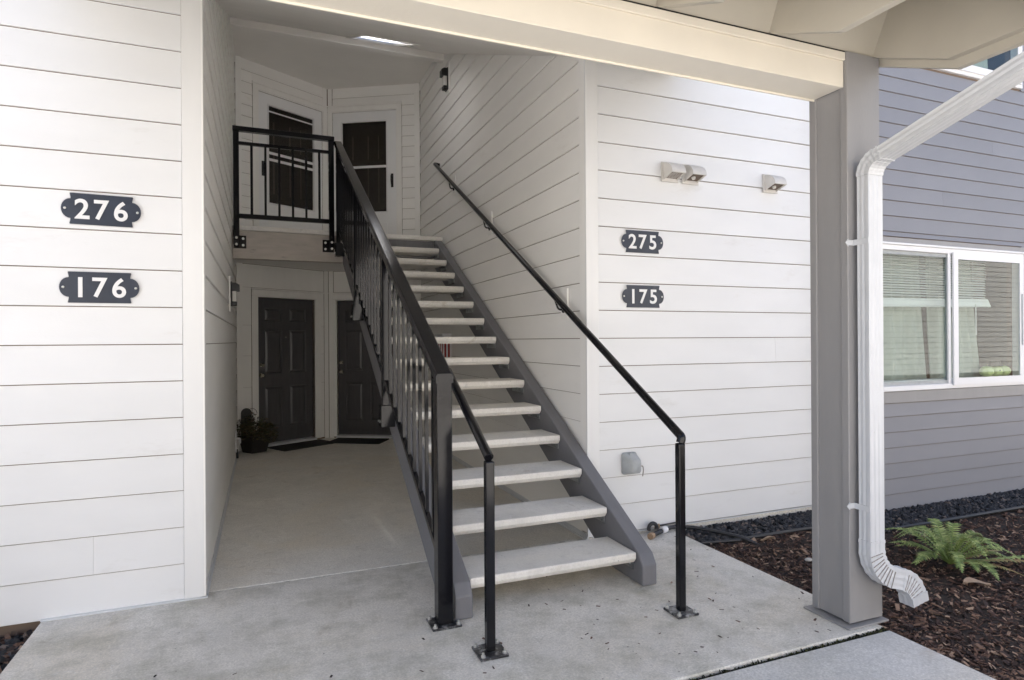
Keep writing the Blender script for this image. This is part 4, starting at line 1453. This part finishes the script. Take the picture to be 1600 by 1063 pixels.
# moss in the joint between the entry slab and the walkway
def joint_area(r):
    u = r.random()
    return -1.05 + 3.9 * (1 - (1 - u) ** 2.2), 2.1515 + r.uniform(-.010, .010)
lm = chips(1900, joint_area, -.024, .006, .016, 31, 'joint_moss', 'moss', 'green and black moss filling the joint between the slab and the walkway', 'moss', .9, .8)
struct(box('joint_soil', 'soil', None, -1.07, 2.865, 2.139, 2.164, -.15, -.018))
# leaf crumbs and bits of bark on the slab
def litter_area(r):
    if r.random() < .5:
        return r.uniform(-1.0, 2.8), 2.2 + abs(r.gauss(0, .7))
    return r.uniform(1.4, 2.8), r.uniform(2.2, 3.8)
chips(110, litter_area, .001, .008, .028, 33, 'leaf_litter', 'bark', 'scattered dark leaf crumbs and bark bits on the concrete slab', 'litter', .25, .05)

# ------------------------------------------------------------------ fern
fr_root = Vector((4.07, 2.62, -.02))
fern = thing('fern', 'green sword fern growing in the bark mulch right of the downspout', 'fern', fr_root)
rf_ = random.Random(5)
def frond(az, L, lift, droop, m, w0):
    mb = MB()
    n = 26
    d = Vector((math.cos(az), math.sin(az), 0))
    sd = Vector((-d.y, d.x, 0))
    pts = []
    cv = rf_.uniform(-.25, .25)
    for k in range(n + 1):
        u = k / n
        r_ = L * u
        z = lift * math.sin(min(1, u * 1.15) * math.pi * .5) * (1 - droop * u * u)
        pts.append(fr_root + d * r_ * (1 - .12 * u) + sd * (cv * L * u * u) + Vector((0, 0, z + .01)))
    mb.tube(pts, [.0035 * (1 - .8 * k / n) + .0006 for k in range(n + 1)], 5)
    for k in range(4, n + 1):
        u = k / n
        p = pts[k]
        tan = (pts[k] - pts[k - 1]).normalized()
        s2 = tan.cross(Vector((0, 0, 1))).normalized()
        up = s2.cross(tan)
        w = w0 * (math.sin(min(1, (u - .08) * 2.2) * math.pi / 2)) * (1 - u ** 3 * .9) * rf_.uniform(.85, 1.1)
        hw = L / n * .42
        for sgn in (-1, 1):
            tip = p + s2 * sgn * w + tan * w * .35 + up * w * rf_.uniform(-.25, .15)
            mid = p + s2 * sgn * w * .5 + tan * w * .12 + up * w * .10
            a = p - tan * hw
            b = p + tan * hw
            vs = [mb.bm.verts.new(q) for q in (a, b, mid + tan * hw * .95, tip, mid - tan * hw * .95)]
            mb.bm.faces.new([vs[0], vs[1], vs[2], vs[4]])
            mb.bm.faces.new([vs[4], vs[2], vs[3]])
    return mb.build('frond', m, fern)
base_az = [0.1, .55, .9, 1.3, 1.75, 2.2, 2.6, 2.95, 3.3, 3.7, 4.0, 4.35, 4.7, 5.05, 5.4, 5.75, 6.1, .3, 1.1, 2.0, 2.8, 3.5, 4.2, 4.9, 5.6, 1.55]
for i, az in enumerate(base_az):
    L = rf_.uniform(.30, .50) if i < 17 else rf_.uniform(.22, .36)
    lift = rf_.uniform(.12, .24) if i < 17 else rf_.uniform(.22, .36)
    frond(az + rf_.uniform(-.15, .15), L, lift, rf_.uniform(.25, .7), 'fern', rf_.uniform(.048, .062))
for az, L in ((5.72, .72), (-.15, .62), (.35, .6), (5.35, .42)):
    frond(az, L, .06, .9, 'fernold', .035)
frond(5.83, .95, .07, .9, 'fern', .030)

# dry leaves lying on the mulch and one pale stone
def flat_leaf(name, x, y, z, L, W, az, m, lab, cat):
    mb = MB()
    d = Vector((math.cos(az), math.sin(az), 0))
    s2 = Vector((-d.y, d.x, 0))
    c = Vector((x, y, z))
    up = Vector((0, 0, 1))
    rows_ = []
    for k in range(9):
        u = k / 8
        w = W * math.sin(math.pi * (u ** .8)) + .001
        q = c + d * L * (u - .5) + up * .012 * math.sin(u * 5)
        rows_.append([q - s2 * w + up * .010, q, q + s2 * w + up * .014, q + up * -.0015])
    mb.loft(rows_)
    return tag(mb.build(name, m, None), lab, cat)
M['dryleaf'] = mat('dry_leaf', (.34, .25, .18), .8, var=.2, scale=30)
M['stone'] = mat('pale_stone', (.36, .35, .33), .8, var=.2, scale=30)
flat_leaf('dry_leaf', 3.86, 2.33, .0, .16, .035, 5.9, 'dryleaf', 'curled pale brown dry leaf on the mulch just below the fern', 'leaf')
flat_leaf('dry_leaf', 4.45, 3.05, .0, .10, .022, .4, 'dryleaf', 'small dry leaf on the mulch behind the fern near the edging', 'leaf')
flat_leaf('dry_leaf', 3.35, 3.42, .0, .10, .02, 2.6, 'dryleaf', 'dry leaf on the mulch between the handrail post and the grey post', 'leaf')
tag(MB().blob((3.40, 2.62, -.005), .030, 2, .08, sq=(1.3, .8, .55)).build('stone', 'stone', None, smooth=True), 'pale rounded stone on the mulch between downspout and fern', 'stone')
tag(MB().blob((3.30, 3.02, -.008), .022, 2, .08, sq=(1.3, .9, .6)).build('stone', 'stone', None, smooth=True), 'small pale stone on the mulch left of the grey post', 'stone')

# ------------------------------------------------------------------ ground floor bits
pt = thing('potted_plant', 'leafy planter in a dark square pot beside the left door', 'plant', (-.10, 8.72, 0))
def sq(z, hw, cx_=-.10, cy_=8.74, rot=.6):
    return [(cx_ + hw * math.sqrt(2) * math.cos(rot + math.pi / 4 + k * math.pi / 2), cy_ + hw * math.sqrt(2) * math.sin(rot + math.pi / 4 + k * math.pi / 2), z) for k in range(4)]
mb = MB()
mb.loft([sq(.002, .105), sq(.22, .145), sq(.22, .13), sq(.19, .128)])
mb.build('pot', 'pot', pt)
mb = MB()
rp = random.Random(9)
for k in range(1500):
    a, b = rp.uniform(0, 6.283), rp.random() ** .5
    x = -.07 + .25 * b * math.cos(a)
    y = 8.74 + .22 * b * math.sin(a)
    z = .16 + rp.uniform(0, 1) * (.30 - .14 * b) + .04 * math.sin(a * 3) + (.07 if math.cos(a) < -.2 else 0) - .10 * max(0, b - .7)
    s2 = rp.uniform(.012, .026)
    rt = Matrix.Rotation(rp.uniform(0, 6.28), 3, 'Z') @ Matrix.Rotation(rp.uniform(-1.2, 1.2), 3, 'X')
    v = [mb.bm.verts.new(Vector((x, y, z)) + rt @ Vector(q)) for q in ((-s2, 0, 0), (0, s2 * .5, .003), (s2, 0, 0), (0, -s2 * .5, .003))]
    mb.bm.faces.new(v)
mb.build('foliage', 'leafdark', pt)
mb = MB()
for k in range(14):
    a = rp.uniform(0, 6.28)
    mb.tube([(-.09, 8.74, .18), (-.09 + .09 * math.cos(a), 8.74 + .09 * math.sin(a), .30), (-.09 + .17 * math.cos(a), 8.74 + .17 * math.sin(a), .36)], .003, 5)
mb.build('stems', 'stem', pt)
t = thing('garden_stake', 'round dark ornament with wire hoop standing behind the planter', 'ornament', (-.2, 8.86, 0))
mb = MB()
prof = []
for k in range(25):
    a = math.pi * k / 24
    prof.append((-.20 + .065 * math.cos(a), .50 + .065 * math.sin(a)))
mb.prism(prof + [(-.265, .20), (-.135, .20)], lambda a, b, q: (a, q, b), 8.84, 8.86)
mb.build('disc', 'pot', t)
MB().tube([(-.13 + .06 * math.cos(math.pi * k / 14), 8.835, .49 + .07 * math.sin(math.pi * k / 14)) for k in range(15)] + [(-.19, 8.835, .2)], .003, 6).build('wire_hoop', 'sconce', t)
MB().box(-.22, -.18, 8.845, 8.855, .002, .21).build('stake', 'pot', t)

def mat_poly(name, pts, z, th, m, lab):
    return tag(MB().prism(pts, lambda a, b, q: (a, b, q), z, z + th).build(name, m, None, .002), lab, 'mat', 'doormats')
def fpts(fr, a0, a1, d0, d1):
    return [tuple(fr.at(a, d, 0).xy) for a, d in ((a0, d0), (a1, d0), (a1, d1), (a0, d1))]
mat_poly('doormat', fpts(frBL, -1.06, -.22, .07, .52), .001, .010, 'greymat', 'grey carpet doormat in front of the left door beside the planter')
m2 = mat_poly('doormat', fpts(frBR, .18, .96, .08, .50), .001, .014, 'rubber', 'black rubber doormat in front of the door behind the stairs')

# outdoor white pipe by the planter
t = thing('wall_spigot', 'white spigot and plate low on the left stairwell wall near the planter', 'spigot', (XL, 8.3, .1))
fx = XL + .0135
MB().box(fx, fx + .014, 8.18, 8.29, .10, .36).build('plate', 'vinyl', t, .003)
MB().tube(bend([(fx + .014, 8.235, .26), (fx + .05, 8.235, .26), (fx + .05, 8.235, .20)], .02), .012, 10).build('spout', 'vinyl', t, smooth=True)
MB().tube([(fx + .012, 8.235, .13), (fx + .02, 8.235, .02)], .014, 10).build('drain', 'tube', t, smooth=True)

# lanterns
def lantern(fr, a, z0, z1, label):
    t = thing('wall_lantern', label, 'lamp', fr.at(a, 0, z0), 'wall lanterns')
    H = z1 - z0
    fr.part('mounting_block', 'whitetrim', t, a - .085, a + .085, .0135, .028, z0 - .05, z1 + .05, .002)
    fr.part('back_plate', 'sconce', t, a - .052, a + .052, .0285, .042, z0, z1, .003)
    mb = MB()
    mb.loft([[fr.at(a - h_, d0, z) for (h_, d0) in ((.048, .0425),)] + [fr.at(a + .048, .0425, z), fr.at(a + .048, dd, z), fr.at(a - .048, dd, z)] for z, dd in ((z1 - .01, .075), (z1 - .03, .110), (z1 - H * .38, .110))])
    mb.build('hood', 'sconce', t)
    fr.part('lens', 'frost', t, a - .038, a + .038, .0425, .085, z0 + .05, z1 - H * .38 - .001, .004)
    fr.part('bottom_bar', 'sconce', t, a - .042, a + .042, .0425, .085, z0 + .005, z0 + .049, .004)
lantern(frRw, -7.36, 4.52, 4.79, 'black wall lantern high on the right wall above the stairs')
lantern(frLw, 6.90, 1.80, 2.05, 'black wall lantern on the left wall under the landing')

# white box with red stripes seen between the treads
t = thing('wall_cabinet', 'small white cabinet with red stripes seen between the stair treads', 'cabinet', (2.1, 7.5, 1.2))
fx = XW - .0005
MB().box(fx - .10, fx, 7.30, 7.66, 1.22, 1.50).build('case', 'vinyl', t, .004)
MB().box(fx - .12, fx, 7.28, 7.68, 1.5005, 1.525).build('lid', 'vinyl', t, .004)
for k in range(4):
    MB().box(fx - .102, fx - .1003, 7.32 + k * .085, 7.36 + k * .085, 1.225, 1.47).build('stripe', 'red', t)
for k in range(2):
    MB().box(fx - .09 + k * .045, fx - .065 + k * .045, 7.2978, 7.2997, 1.225, 1.47).build('stripe', 'red', t)
